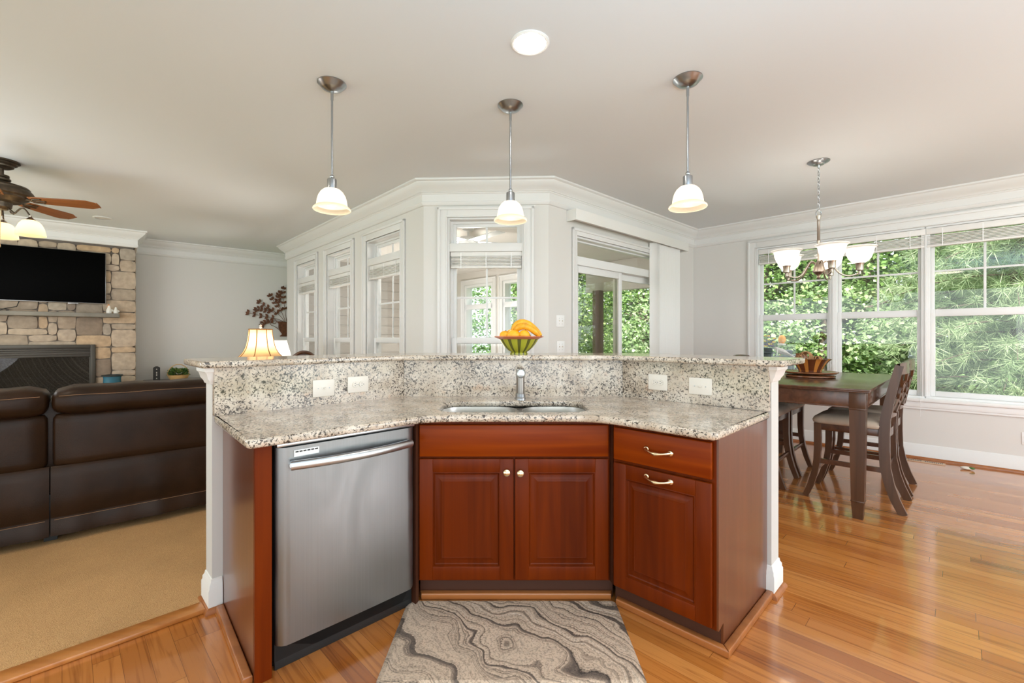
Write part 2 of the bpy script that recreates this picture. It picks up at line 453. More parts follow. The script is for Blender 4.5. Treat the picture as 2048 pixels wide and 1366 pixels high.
M['bulb_white'] = plain('lit_bulb_bright', (1, 1, 1), 0.4, emit=(1.0, 0.93, 0.82), estr=40)
M['lens'] = plain('lit_lens', (1, 1, 1), 0.4, emit=(1.0, 0.95, 0.88), estr=40)
M['alabaster'] = shade_mat('alabaster_glass', (0.86, 0.77, 0.64), 0.55)
M['opal'] = shade_mat('opal_glass', (0.92, 0.90, 0.86), 0.6)
M['fan_glass'] = shade_mat('amber_opal_glass', (0.88, 0.76, 0.52), 0.6)
M['silk'] = shade_mat('cream_silk', (0.85, 0.60, 0.33), 0.6)
M['white_shade'] = shade_mat('white_linen', (0.88, 0.86, 0.82), 0.5)
M['trimtape'] = plain('brown_tape', (0.30, 0.13, 0.04), 0.7)
M['fan_bronze'] = plain('aged_bronze', (0.095, 0.070, 0.048), 0.4, 0.7, var=0.3, vscale=30)
M['fan_blade'] = wood('walnut_blade', (0.20, 0.062, 0.014), (0.36, 0.13, 0.03), 'x', 0.35)
M['rust'] = plain('rusty_leaf_metal', (0.13, 0.048, 0.020), 0.5, 0.3, var=0.4, vscale=25)
M['bowl_green'] = striped_bowl_mat()
M['bowl_lip'] = plain('coral_rim', (0.62, 0.17, 0.085), 0.3)
M['banana'] = plain('ripe_banana', (0.78, 0.37, 0.015), 0.45, var=0.25, vscale=38)
M['banana_tip'] = plain('banana_tip', (0.10, 0.045, 0.015), 0.7)
M['orange'] = plain('orange_peel', (0.88, 0.42, 0.012), 0.4, bump=0.15, bscale=260)
M['seg_wood'] = segmented_wood_mat()
M['tray_wood'] = wood('susan_wood', (0.17, 0.06, 0.02), (0.30, 0.115, 0.04), 'x', 0.25)
M['wicker'] = plain('woven_vine', (0.34, 0.17, 0.07), 0.7)
M['blue_glaze'] = plain('blue_glaze', (0.03, 0.13, 0.19), 0.2)
M['green_pot'] = plain('dark_rim', (0.02, 0.025, 0.025), 0.4)
M['leaf_dark'] = island_mat('houseplant_leaf', [(0, (0.03, 0.09, 0.015)), (0.6, (0.08, 0.17, 0.03)), (1, (0.22, 0.22, 0.06))], 0.6, 10, 0.0)
M['basket'] = plain('straw_basket', (0.58, 0.36, 0.14), 0.8, bump=0.4, bscale=90)
M['sign_black'] = plain('black_board', (0.02, 0.018, 0.015), 0.6)
M['cream'] = plain('cream_ceramic', (0.75, 0.70, 0.62), 0.3)
M['beak'] = plain('orange_detail', (0.70, 0.22, 0.05), 0.5)
M['vent'] = plain('oak_vent', (0.52, 0.36, 0.24), 0.4)
M['bark'] = plain('tree_bark', (0.10, 0.075, 0.055), 0.9, bump=0.5, bscale=14, var=0.3, vscale=5)
M['siding'] = plain('grey_lap_siding', (0.34, 0.31, 0.28), 0.8)
M['porch_post'] = plain('brown_porch_post', (0.13, 0.07, 0.04), 0.7, var=0.2)
M['deck'] = plain('grey_deck_board', (0.30, 0.25, 0.21), 0.8, var=0.15)
M['soffit'] = plain('soffit_paint', (0.62, 0.58, 0.53), 0.8)
M['lawn'] = plain('grass_ground', (0.07, 0.14, 0.03), 0.95, var=0.4, vscale=2)
M['cap'] = plain('charcoal_cap', (0.07, 0.08, 0.09), 0.5)
LEAF = [(0, (0.11, 0.21, 0.05)), (0.4, (0.22, 0.37, 0.10)), (0.75, (0.36, 0.52, 0.18)), (1, (0.54, 0.68, 0.32))]
M['leaf1'] = island_mat('maple_leaf', LEAF, 0.5, 10, 0.0, trans=0.4)
M['leaf2'] = island_mat('oak_leaf', [(p, (c[0]*0.75, c[1]*0.82, c[2]*0.9)) for p, c in LEAF], 0.5, 10, 0.0, trans=0.35)
M['leaf3'] = island_mat('pale_leaf', [(p, (c[0]*1.25, c[1]*1.1, c[2]*1.7)) for p, c in LEAF], 0.5, 10, 0.0, trans=0.4)
M['needle'] = island_mat('pine_needle', [(0, (0.17, 0.25, 0.12)), (0.5, (0.32, 0.42, 0.22)), (1, (0.54, 0.62, 0.38))], 0.5, 10, 0.0, trans=0.25)
M['bird'] = plain('dove_feather', (0.52, 0.42, 0.38), 0.8, var=0.15, vscale=30)
M['yellow'] = plain('yellow_petal', (0.85, 0.55, 0.03), 0.6)
M['purple'] = plain('purple_petal', (0.16, 0.08, 0.20), 0.6)
M['feeder_red'] = plain('orange_nectar', (0.90, 0.35, 0.02), 0.2)
M['white_cable'] = plain('white_cable', (0.8, 0.8, 0.78), 0.4)

# ------------------------------------------------------------------ mesh builder
class MB:
    def __init__(self):
        self.bm = bmesh.new()
    def _merge(self, b2, X=None):
        if X is not None:
            bmesh.ops.transform(b2, matrix=X, verts=b2.verts)
        me = bpy.data.meshes.new('tmp')
        b2.to_mesh(me); b2.free()
        self.bm.from_mesh(me)
        bpy.data.meshes.remove(me)
        return self
    def box(self, x0, x1, y0, y1, z0, z1, bev=0.0, seg=2, X=None):
        b = bmesh.new()
        bmesh.ops.create_cube(b, size=1.0)
        sx, sy, sz = abs(x1-x0), abs(y1-y0), abs(z1-z0)
        for v in b.verts:
            v.co = Vector(((x0+x1)/2+v.co.x*sx, (y0+y1)/2+v.co.y*sy, (z0+z1)/2+v.co.z*sz))
        if bev:
            bmesh.ops.bevel(b, geom=b.edges[:], offset=min(bev, 0.49*min(sx, sy, sz)), segments=seg, affect='EDGES', profile=0.5)
        return self._merge(b, X)
    def prism(self, pts, z0, z1, bev=0.0, seg=2, X=None, vertical_bev=True):
        b = bmesh.new()
        lo = [b.verts.new((p[0], p[1], z0)) for p in pts]
        hi = [b.verts.new((p[0], p[1], z1)) for p in pts]
        n = len(pts)
        b.faces.new(lo[::-1]); b.faces.new(hi)
        for i in range(n):
            b.faces.new((lo[i], lo[(i+1) % n], hi[(i+1) % n], hi[i]))
        bmesh.ops.recalc_face_normals(b, faces=b.faces[:])
        if bev:
            es = [e for e in b.edges if vertical_bev or abs(e.verts[0].co.z-e.verts[1].co.z) < 1e-6]
            bmesh.ops.bevel(b, geom=es, offset=bev, segments=seg, affect='EDGES', profile=0.5)
        return self._merge(b, X)
    def loft(self, rings, close=True, cap=True, X=None):
        b = bmesh.new()
        rv = [[b.verts.new(p) for p in r] for r in rings]
        n = len(rings[0])
        for a, c in zip(rv[:-1], rv[1:]):
            for i in range(n if close else n-1):
                j = (i+1) % n
                try:
                    b.faces.new((a[i], a[j], c[j], c[i]))
                except ValueError:
                    pass
        if cap and close:
            b.faces.new(rv[0][::-1]); b.faces.new(rv[-1])
        bmesh.ops.recalc_face_normals(b, faces=b.faces[:])
        return self._merge(b, X)
    def lathe(self, prof, n=32, X=None, cap=True, fn=None):
        rings = []
        for k, (r, z) in enumerate(prof):
            ring = []
            for i in range(n):
                a = 2*PI*i/n
                rr = r*(fn(a, k) if fn else 1.0)
                ring.append((rr*math.cos(a), rr*math.sin(a), z))
            rings.append(ring)
        return self.loft(rings, True, cap, X)
    def tube(self, path, r, n=10, X=None, closed=False, sq=None):
        P = [Vector(p) for p in path]
        m = len(P)
        rad = r if isinstance(r, (list, tuple)) else [r]*m
        T = []
        for i in range(m):
            if closed:
                t = P[(i+1) % m]-P[i-1]
            else:
                t = P[min(i+1, m-1)]-P[max(i-1, 0)]
            T.append(t.normalized())
        up = Vector((0, 0, 1)) if abs(T[0].z) < 0.9 else Vector((1, 0, 0))
        N = (up-T[0]*up.dot(T[0])).normalized()
        rings = []
        for i in range(m):
            N = (N-T[i]*N.dot(T[i])).normalized()
            B = T[i].cross(N)
            ring = []
            for k in range(n):
                a = 2*PI*(k+(0.5 if sq else 0))/n
                if sq:
                    cx, cy = math.cos(a), math.sin(a)
                    q = max(abs(cx), abs(cy))
                    ring.append(P[i]+N*(cx/q*sq[0]*rad[i])+B*(cy/q*sq[1]*rad[i]))
                else:
                    ring.append(P[i]+N*(math.cos(a)*rad[i])+B*(math.sin(a)*rad[i]))
            rings.append(ring)
        if closed:
            rings.append(rings[0])
            return self.loft(rings, True, False, X)
        return self.loft(rings, True, True, X)
    def ball(self, c, r, u=20, v=12, X=None, fn=None):
        b = bmesh.new()
        bmesh.ops.create_uvsphere(b, u_segments=u, v_segments=v, radius=1.0)
        rr = r if isinstance(r, (list, tuple)) else (r, r, r)
        for w in b.verts:
            d = w.co.copy()
            k = fn(d) if fn else 1.0
            w.co = Vector((c[0]+d.x*rr[0]*k, c[1]+d.y*rr[1]*k, c[2]+d.z*rr[2]*k))
        return self._merge(b, X)
    def sweep(self, path, prof, X=None, closed=False):
        """profile (offset to the right of travel, z) swept along a plan path with mitred corners"""
        n = len(path)
        dirs = []
        for i in range(n-1+int(closed)):
            a, c = path[i], path[(i+1) % n]
            l = math.hypot(c[0]-a[0], c[1]-a[1])
            dirs.append(((c[0]-a[0])/l, (c[1]-a[1])/l))
        rings = []
        for i in range(n):
            if closed:
                d0, d1 = dirs[i-1], dirs[i]
            else:
                d0, d1 = dirs[max(i-1, 0)], dirs[min(i, n-2)]
            n0, n1 = (d0[1], -d0[0]), (d1[1], -d1[0])
            mx, my = n0[0]+n1[0], n0[1]+n1[1]
            q = (mx*n0[0]+my*n0[1])
            mx, my = mx/q, my/q
            rings.append([(path[i][0]+mx*o, path[i][1]+my*o, z) for o, z in prof])
        if closed:
            rings.append(rings[0])
        return self.loft(rings, True, not closed, X)
    def quads(self, verts, faces, X=None):
        b = bmesh.new()
        vs = [b.verts.new(v) for v in verts]
        for f in faces:
            b.faces.new([vs[i] for i in f])
        return self._merge(b, X)
    def build(self, name, mat, parent=None, mw=None, smooth=35, sub=0):
        me = bpy.data.meshes.new(name)
        self.bm.to_mesh(me); self.bm.free()
        if smooth:
            me.polygons.foreach_set('use_smooth', [True]*len(me.polygons))
            me.set_sharp_from_angle(angle=math.radians(smooth))
        me.materials.append(M[mat] if isinstance(mat, str) else mat)
        o = bpy.data.objects.new(name, me)
        COL.objects.link(o)
        if mw is not None:
            o.matrix_world = mw
        if parent is not None:
            o.parent = parent
        if sub:
            s = o.modifiers.new('sub', 'SUBSURF'); s.levels = sub; s.render_levels = sub
        return o

def frame(x, y, deg, z=0.0):
    return Matrix.Translation((x, y, z)) @ Matrix.Rotation(math.radians(deg), 4, 'Z')

def tag(o, label, cat, group=None, kind=None):
    if label: o['label'] = label
    if cat: o['category'] = cat
    if group: o['group'] = group
    if kind: o['kind'] = kind
    return o

def thing(name, label, cat, mw=None, group=None):
    o = bpy.data.objects.new(name, None)
    o.empty_display_size = 0.1
    COL.objects.link(o)
    if mw is not None:
        o.matrix_world = mw
    return tag(o, label, cat, group)

def struct(name, label=None, cat=None, mw=None):
    o = thing(name, label, cat, mw)
    o['kind'] = 'structure'
    return o

def S_(o, label=None, cat=None):
    return tag(o, label, cat, None, 'structure')

def dup(root, mw, label, group=None):
    r = root.copy(); COL.objects.link(r)
    r.matrix_world = mw
    r['label'] = label
    if group: r['group'] = group
    def kids(src, dst):
        for ch in [c for c in bpy.data.objects if c.parent == src]:
            c = ch.copy(); COL.objects.link(c); c.parent = dst
            kids(ch, c)
    kids(root, r)
    return r

def curve_slab(name, outlines, z0, z1, bev, mat, parent=None, mw=None):
    """flat slab from plan outlines (holes allowed) with a rounded edge"""
    cu = bpy.data.curves.new(name, 'CURVE')
    cu.dimensions = '2D'; cu.fill_mode = 'BOTH'
    for pts in outlines:
        sp = cu.splines.new('POLY')
        sp.points.add(len(pts)-1)
        for p, q in zip(sp.points, pts):
            p.co = (q[0], q[1], 0, 1)
        sp.use_cyclic_u = True
    cu.extrude = (z1-z0)/2-bev
    cu.bevel_depth = bev; cu.bevel_resolution = 3; cu.offset = -bev
    t = bpy.data.objects.new(name+'_c', cu)
    COL.objects.link(t)
    dg = bpy.context.evaluated_depsgraph_get()
    me = bpy.data.meshes.new_from_object(t.evaluated_get(dg))
    me.name = name
    bpy.data.objects.remove(t); bpy.data.curves.remove(cu)
    for v in me.vertices:
        v.co.z += (z0+z1)/2
    me.polygons.foreach_set('use_smooth', [True]*len(me.polygons))
    me.set_sharp_from_angle(angle=math.radians(50))
    me.materials.clear(); me.materials.append(M[mat])
    o = bpy.data.objects.new(name, me)
    COL.objects.link(o)
    if mw is not None: o.matrix_world = mw
    if parent is not None: o.parent = parent
    return o

def arc(cx, cy, r, a0, a1, n):
    return [(cx+r*math.cos(math.radians(a0+(a1-a0)*i/n)), cy+r*math.sin(math.radians(a0+(a1-a0)*i/n))) for i in range(n+1)]

def rrect(x0, x1, y0, y1, r, n=6):
    return arc(x1-r, y0+r, r, -90, 0, n)+arc(x1-r, y1-r, r, 0, 90, n)+arc(x0+r, y1-r, r, 90, 180, n)+arc(x0+r, y0+r, r, 180, 270, n)

def pq(p, q):
    """plan point from p = x+y, q = y-x (the house runs at 45 degrees to the view)"""
    return ((p-q)/2, (p+q)/2)

def Lw(a, b):   # left wing of the bar: a along it, b away from the kitchen
    return ((a-b)/R2, (a+b)/R2)

def Rw(a, b):   # right wing
    return ((a+b)/R2, (b-a)/R2)

# ------------------------------------------------------------------ the setting: floors, ceiling, walls
H = 2.80
WINF = frame(2.61, 6.47, -45)
DOORF = frame(0.354, 4.359, math.degrees(math.atan2(2.111, 2.256)))
CENF = frame(-0.867, 4.41, math.degrees(math.atan2(-0.051, 1.221)))
THREEF = frame(-3.727, 7.454, math.degrees(math.atan2(-3.044, 2.86)))
TVF = frame(0, 0, 40.5)
L_CEN, L_DOOR, L_THREE = 1.222, 3.09, 4.177

S_(MB().prism([pq(-6, -6), pq(9.05, -6), pq(9.05, 4.0), pq(4.72, 4.05), pq(3.5, 5.3), pq(3.5, 14), pq(-6, 14)], -0.12, 0.0).build('floor', 'floor'))
S_(MB().prism([pq(-6, 3.58), pq(3.45, 3.58), pq(3.45, 13.6), pq(-6, 13.6)], 0.0, 0.014).build('floor_carpet', 'carpet'), 'beige wall-to-wall carpet of the living room behind the bar')
S_(MB().box(-4.5, 0.47, 2.475, 2.56, 0.0, 0.022, 0.006, X=Matrix.Rotation(PI/4, 4, 'Z')).build('trim_1', 'oak'), 'oak threshold strip between the wood floor and the carpet')
S_(MB().prism([pq(-10, -10), pq(9.6, -10), pq(9.6, 4.2), pq(4.9, 4.2), pq(3.7, 5.4), pq(3.7, 11.3), pq(8.5, 11.3), pq(8.5, 15), pq(-10, 15)], H, H+0.16).build('ceiling', 'ceiling'))  # unseen rear edges carried past the floor to keep the sun off it

def wall(name, length, thick, openings, mw, z1=H, mat='wall', x0=0.0):
    mb = MB()
    xs = sorted({x0, length}.union(*[{a, b} for a, b, c, d in openings]) if openings else {x0, length})
    for a, b in zip(xs[:-1], xs[1:]):
        mid = (a+b)/2
        zs = [(o[2], o[3]) for o in openings if o[0] < mid < o[1]]
        if not zs:
            mb.box(a, b, 0, thick, 0, z1)
        else:
            c, d = zs[0]
            if c > 0: mb.box(a, b, 0, thick, 0, c)
            if d < z1: mb.box(a, b, 0, thick, d, z1)
    return S_(mb.build(name, mat, None, mw, smooth=0))

THIRD = ((0.516, 1.308), (1.739, 2.515), (2.946, 3.74))
wall('wall_dining', 8.6, 0.16, [(0.83, 3.31, 0.64, 2.445)], WINF)
wall('wall_door', L_DOOR, 0.16, [(0.42, 2.36, 0.0, 2.33)], DOORF)
wall('wall_center', L_CEN, 0.16, [(0.237, 0.984, 0.62, 2.45)], CENF)
wall('wall_windows', L_THREE, 0.16, [(a, b, 0.62, 2.41) for a, b in THIRD], THREEF)
wall('wall_fireplace', 3.3, 0.15, [], TVF @ Matrix.Translation((0, 9.0, 0)), x0=-4.4)
# the bar's own half wall
PB = lambda c, b, sgn: None
def offs(cl, cy, cr, aL, aR):
    """plan polyline parallel to the bar: left wing b=cl, middle y=cy, right wing b=cr, ends at aL and aR"""
    return [Lw(aL, cl), (cy-cl*R2, cy), (cr*R2-cy, cy), Rw(aR, cr)]
bar_front = offs(2.475, 2.81, 2.475, 0.495, -0.665)
bar_back = offs(2.595, 2.93, 2.595, 0.495, -0.665)
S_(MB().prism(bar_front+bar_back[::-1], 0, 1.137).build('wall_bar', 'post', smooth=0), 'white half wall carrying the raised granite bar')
# its baseboard, shoe moulding and bracket trim, wrapped round the two ends
BASE = [(0, 0.0), (0.017, 0.0), (0.017, 0.10), (0.013, 0.108), (0.013, 0.122), (0.006, 0.134), (0.004, 0.148), (0, 0.15)]
SHOE = [(0.0, 0.0), (0.034, 0.0), (0.033, 0.010), (0.026, 0.020), (0.017, 0.025), (0, 0.025)]
wrap = [Lw(0.54, 2.475), Lw(0.495, 2.475), Lw(0.495, 2.595)]
loop = [Rw(-0.70, 2.475), Rw(-0.665, 2.475), Rw(-0.665, 2.595)]+offs(2.595, 2.93, 2.595, 0.495, -0.665)[2:0:-1]+[Lw(0.495, 2.595), Lw(0.495, 2.475), Lw(0.535, 2.475)]
S_(MB().sweep(loop, BASE).build('baseboard_bar', 'trim'))
S_(MB().sweep(loop, SHOE).build('trim_2', 'shoe'), 'stained shoe moulding round the foot of the bar wall')
BRK = [(0, 1.137), (0.034, 1.137), (0.034, 1.118), (0.026, 1.108), (0.020, 1.085), (0.010, 1.070), (0.006, 1.058), (0, 1.055)]
S_(MB().sweep([Rw(-0.668, 2.475), Rw(-0.665, 2.475), Rw(-0.665, 2.595), Rw(-0.80, 2.595)], BRK).sweep([Lw(0.63, 2.595), Lw(0.495, 2.595), Lw(0.495, 2.475), Lw(0.498, 2.475)], BRK).build('trim_3', 'trim'), 'white bracket moulding under the bar slab ends')

CROWN = [(0, H), (0.125, H), (0.125, H-0.016), (0.108, H-0.026), (0.104, H-0.038), (0.070, H-0.078), (0.044, H-0.098), (0.040, H-0.108), (0.030, H-0.113), (0.030, H-0.120), (0.022, H-0.128), (0.022, H-0.195), (0.028, H-0.200), (0.026, H-0.212), (0.012, H-0.232), (0, H-0.236)]
def W2(f, x, y):
    v = f @ Vector((x, y, 0)); return (v.x, v.y)
E3 = W2(THREEF, 0, 0)
cpath = [(E3[0]+0.9*0.707, E3[1]+0.9*0.707), E3, W2(CENF, 0, 0), W2(DOORF, 0, 0), (2.61, 6.47), W2(WINF, 8.6, 0)]
S_(MB().sweep(cpath, CROWN).build('trim_4', 'trim'), 'white crown moulding over the window, door and dining walls')
# breast of the fireplace (plan in the TV wall's frame)
BX0, BX1, BY = -1.77, 0.089, 8.414
tpath = [(-4.4, 9.0), (BX0, 9.0), (BX0, BY), (BX1, BY), (BX1, 9.0), (3.2, 9.0)]
S_(MB().sweep(tpath, CROWN).build('trim_5', 'trim', None, TVF), 'white crown moulding stepping round the stone chimney breast')
WBASE = [(0, 0.0), (0.018, 0.0), (0.018, 0.115), (0.012, 0.125), (0.012, 0.140), (0.005, 0.150), (0, 0.155)]
S_(MB().sweep([(2.61, 6.47), W2(WINF, 8.6, 0)], WBASE).build('baseboard_dining', 'trim'))
S_(MB().sweep([(2.61, 6.47), W2(WINF, 8.6, 0)], SHOE).build('trim_6', 'shoe'), 'stained shoe moulding along the dining window wall')
S_(MB().sweep([E3, W2(CENF, 0, 0), W2(DOORF, 0, 0), W2(DOORF, 0.34, 0)], WBASE).sweep([W2(DOORF, 2.44, 0), (2.61, 6.47)], WBASE).build('baseboard_center', 'trim'))
S_(MB().sweep([(0.09, 9.0), (3.2, 9.0)], WBASE).build('baseboard_fireplace', 'trim', None, TVF))
# hidden hallway wall behind the end of the three-window wall: its outer face is the porch's lap siding
mb = MB()
d7 = 0.70711
RETF = frame(E3[0], E3[1], 45)
mb.box(0, 3.28, -0.16, 0, 0, H)
S_(mb.build('wall_hall', 'wall', None, RETF, smooth=0))
mb = MB()
for k in range(17):
    z = 0.02+k*0.165
    mb.prism([(0.02, -0.16), (3.28, -0.16), (3.28, -0.175), (0.02, -0.175)], z, z+0.16)
S_(mb.build('wall_siding', 'siding', None, RETF, smooth=0), 'grey lap siding on the porch side')

# ------------------------------------------------------------------ windows
def bar4(mb, x0, x1, z0, z1, y0, y1, w, wt=None, wb=None, bev=0.004):
    wt = wt or w; wb = wb or w
    mb.box(x0, x0+w, y0, y1, z0, z1, bev); mb.box(x1-w, x1, y0, y1, z0, z1, bev)
    mb.box(x0+w, x1-w, y0, y1, z1-wt, z1, bev); mb.box(x0+w, x1-w, y0, y1, z0, z0+wb, bev)

def casing(mb, x0, x1, z0, z1, w, legs_to=None):
    """picture-frame casing with a raised back band, on the room side of the wall (y<0)"""
    b = legs_to if legs_to is not None else z0-w
    for (a, c, s) in ((x0-w, x0, -1), (x1, x1+w, 1)):
        mb.box(a, c, -0.016, 0, b, z1+w, 0.003)
        e = (a, a+0.028) if s < 0 else (c-0.028, c)
        mb.box(e[0], e[1], -0.028, 0, b, z1+w, 0.006)
        i = (c-0.014, c) if s < 0 else (a, a+0.014)
        mb.box(i[0], i[1], -0.021, 0, b, z1, 0.004)
    mb.box(x0, x1, -0.016, 0, z1, z1+w, 0.003)
    mb.box(x0-w, x1+w, -0.028, 0, z1+w-0.028, z1+w, 0.006)
    mb.box(x0-0.014, x1+0.014, -0.021, 0, z1, z1+0.014, 0.004)
    if legs_to is None:
        mb.box(x0, x1, -0.016, 0, z0-w, z0, 0.003)

def sash(root, x0, x1, z0, z1, y, w=0.045, wt=None, wb=None, vm=(), hm=()):
    mb = MB(); bar4(mb, x0, x1, z0, z1, y-0.018, y+0.018, w, wt, wb)
    s = mb.build('sash', 'vinyl', root)
    wt = wt or w; wb = wb or w
    MB().box(x0+w-0.005, x1-w+0.005, y-0.002, y+0.002, z0+wb-0.005, z1-wt+0.005).build('pane', 'glass', s, smooth=0)
    if vm or hm:
        mb = MB()
        for v in vm: mb.box(v-0.010, v+0.010, y-0.007, y+0.007, z0+wb, z1-wt, 0.002)
        for h in hm: mb.box(x0+w, x1-w, y-0.0065, y+0.0065, h-0.010, h+0.010, 0.002)
        mb.build('muntin', 'vinyl', s)

def jamb(mb, x0, x1, z0, z1, y0, y1, t=0.018):
    bar4(mb, x0, x1, z0, z1, y0, y1, t, bev=0)

def narrow_window(n, f, x0, x1, ztop, label):
    root = struct('window_%d' % n, label, None, f)
    mb = MB(); casing(mb, x0, x1, 0.62, ztop, 0.098)
    mb.box(x0-0.12, x1+0.12, -0.05, 0.02, 0.60, 0.622, 0.006)
    mb.build('casing', 'trim', root)
    mb = MB(); jamb(mb, x0, x1, 0.62, ztop, 0.0, 0.16, 0.018)
    jamb(mb, x0+0.018, x1-0.018, 0.638, ztop-0.018, 0.085, 0.16, 0.022)
    mb.box(x0+0.018, x1-0.018, 0.0, 0.15, 2.118, 2.20, 0.004)
    mb.build('frame', 'trim', root)
    xc = (x0+x1)/2
    sash(root, x0+0.036, x1-0.036, 2.19, ztop-0.036, 0.12, 0.034, vm=(xc,))
    sash(root, x0+0.036, x1-0.036, 1.215, 2.125, 0.122, 0.036, 0.04, 0.065, vm=(xc,), hm=(1.675,))
    sash(root, x0+0.03, x1-0.03, 0.655, 1.275, 0.088, 0.048, 0.055, 0.06)
    return root

def blind(f, x0, x1, zt, zb, y0, y1, label, head=0.0, gap=0.0, group=None):
    t = thing('blind', label, 'blind', f, group)
    if head:
        MB().box(x0, x1, y0, y1, zt-head, zt, 0.003).build('headrail', 'blind', t)
    else:
        MB().box(x0, x1, y0+0.01, y1, zt-0.04, zt, 0.003).build('headrail', 'blind', t)
        head = 0.04
    mb = MB()
    z0 = zt-head-gap
    n = 7
    for k in range(n):
        z = z0-(k+0.5)*(z0-zb-0.022)/n
        dx = random.uniform(-0.002, 0.002)
        mb.box(x0+0.008+dx, x1-0.008+dx, y0+0.004+random.uniform(-0.003, 0.003), y1-0.004, z-0.0036, z+0.0036, 0.0015)
    mb.build('slat_stack', 'blind', t)
    MB().box(x0+0.005, x1-0.005, y0+0.002, y1-0.002, zb, zb+0.022, 0.004).build('bottom_rail', 'blind', t)
    for u in (0.15, 0.5, 0.85):
        x = x0+(x1-x0)*u
        MB().box(x-0.004, x+0.004, y0-0.001, y0+0.001, zb, zt-0.01).build('ladder_tape', 'white_plate', t)
    return t

wl = ['narrow window farthest along the three-window wall, by the wall corner', 'middle one of the three narrow windows', 'narrow window nearest the facing wall, closest of the three']
bl = ['raised white slat blind in the farthest narrow window', 'raised white slat blind in the middle narrow window', 'raised white slat blind in the narrow window next to the facing wall']
for k, (a, b) in enumerate(THIRD):
    narrow_window(k+1, THREEF, a, b, 2.41, wl[k])
    blind(THREEF, a+0.022, b-0.022, 2.117, 1.955, 0.01, 0.06, bl[k], group='blinds in the narrow windows')
narrow_window(4, CENF, 0.237, 0.984, 2.45, 'narrow window on the facing wall behind the fruit bowl')
blind(CENF, 0.262, 0.965, 2.117, 1.958, 0.01, 0.06, 'raised white slat blind in the facing window above the fruit bowl', group='blinds in the narrow windows')

# the triple window of the dining wall
root = struct('window_5', 'wide triple dining window with white muntins', None, WINF)
X0, X1 = 0.83, 3.31
mb = MB(); casing(mb, X0, X1, 0.64, 2.445, 0.103, legs_to=0.60)
mb.build('casing', 'trim', root)
mb = MB()
mb.box(X0-0.13, X1+0.13, -0.055, 0.05, 0.605, 0.64, 0.008)
mb.box(X0-0.103, X1+0.103, -0.03, 0, 0.545, 0.605, 0.004); mb.box(X0-0.103, X1+0.103, -0.02, 0, 0.522, 0.545, 0.004)
mb.build('sill', 'trim', root)
mb = MB(); jamb(mb, X0, X1, 0.64, 2.445, 0.0, 0.16, 0.02)
mulls = (1.655, 2.46)
for m in mulls:
    mb.box(m-0.034, m+0.034, 0.01, 0.16, 0.64, 2.445, 0.004)
    mb.box(m-0.010, m+0.010, 0.0, 0.02, 0.64, 2.445, 0.003)
mb.build('frame', 'vinyl', root)
edges = [(X0+0.02, mulls[0]-0.034), (mulls[0]+0.034, mulls[1]-0.034), (mulls[1]+0.034, X1-0.02)]
for a, b in edges:
    sash(root, a, b, 1.50, 2.425, 0.115, 0.032, 0.04, 0.07, vm=((a+b)/2,), hm=(1.978,))
    sash(root, a, b, 0.66, 1.575, 0.080, 0.038, 0.075, 0.055)
lb = ['raised white blind over the dining window pane nearest the corner', 'raised white blind over the middle pane of the dining window', 'raised white blind over the dining window pane farthest from the corner']
for k, (a, b) in enumerate([(X0+0.022, mulls[0]-0.004), (mulls[0]+0.004, mulls[1]-0.004), (mulls[1]+0.004, X1-0.022)]):
    t = blind(WINF, a, b, 2.42, 2.226, -0.008, 0.045, lb[k], head=0.062, gap=0.012, group='blinds over the dining window')
    mb = MB()
    x = b-0.03
    zc = 0.45 if k < 2 else 1.2
    mb.tube([(x, -0.012, 2.36), (x, -0.012, 1.4), (x-0.004, -0.06, 0.7), (x-0.004, -0.06, zc)], 0.0014, 5)
    mb.build('pull_cord', 'white_plate', t)

# the sliding door with its transom
root = struct('door_1', 'white sliding glass door with transom', None, DOORF)
mb = MB(); casing(mb, 0.42, 2.36, 0, 2.33, 0.075, legs_to=0.0)
mb.build('casing', 'trim', root)
mb = MB(); jamb(mb, 0.42, 2.36, 0.0, 2.33, 0.0, 0.16, 0.02)
mb.box(0.42, 2.36, 0.0, 0.15, 2.035, 2.125, 0.004)
mb.build('frame', 'vinyl', root)
mb = MB(); bar4(mb, 0.44, 2.34, 2.12, 2.315, 0.07, 0.10, 0.02)
s = mb.build('transom', 'vinyl', root)
MB().box(0.45, 2.33, 0.083, 0.087, 2.13, 2.305).build('pane', 'glass', s, smooth=0)
mb = MB(); bar4(mb, 0.435, 1.31, 0.02, 2.035, 0.03, 0.062, 0.062, 0.075, 0.09)
s = mb.build('sliding_panel', 'vinyl', root)
MB().box(0.49, 1.255, 0.044, 0.048, 0.10, 1.965).build('pane', 'glass_dim', s, smooth=0)
mb = MB(); bar4(mb, 1.25, 2.345, 0.02, 2.035, 0.085, 0.117, 0.062, 0.075, 0.09)
s = mb.build('fixed_panel', 'vinyl', root)
MB().box(1.305, 2.29, 0.099, 0.103, 0.10, 1.965).build('pane', 'glass', s, smooth=0)

t = thing('valance', 'white box valance above the sliding door', 'valance', DOORF)
MB().box(0.269, 2.68, -0.125, -0.11, 2.448, 2.56, 0.004).box(0.269, 0.284, -0.12, 0, 2.448, 2.56, 0.003).box(2.665, 2.68, -0.12, 0, 2.448, 2.56, 0.003).box(0.275, 2.675, -0.12, 0, 2.546, 2.56, 0.002).build('valance_box', 'vblind', t)
MB().box(0.29, 2.66, -0.075, -0.035, 2.47, 2.51, 0.003).build('track', 'white_plate', t)
t = thing('vertical_blind', 'drawn-back stack of white vertical vanes beside the sliding door', 'blind', DOORF)
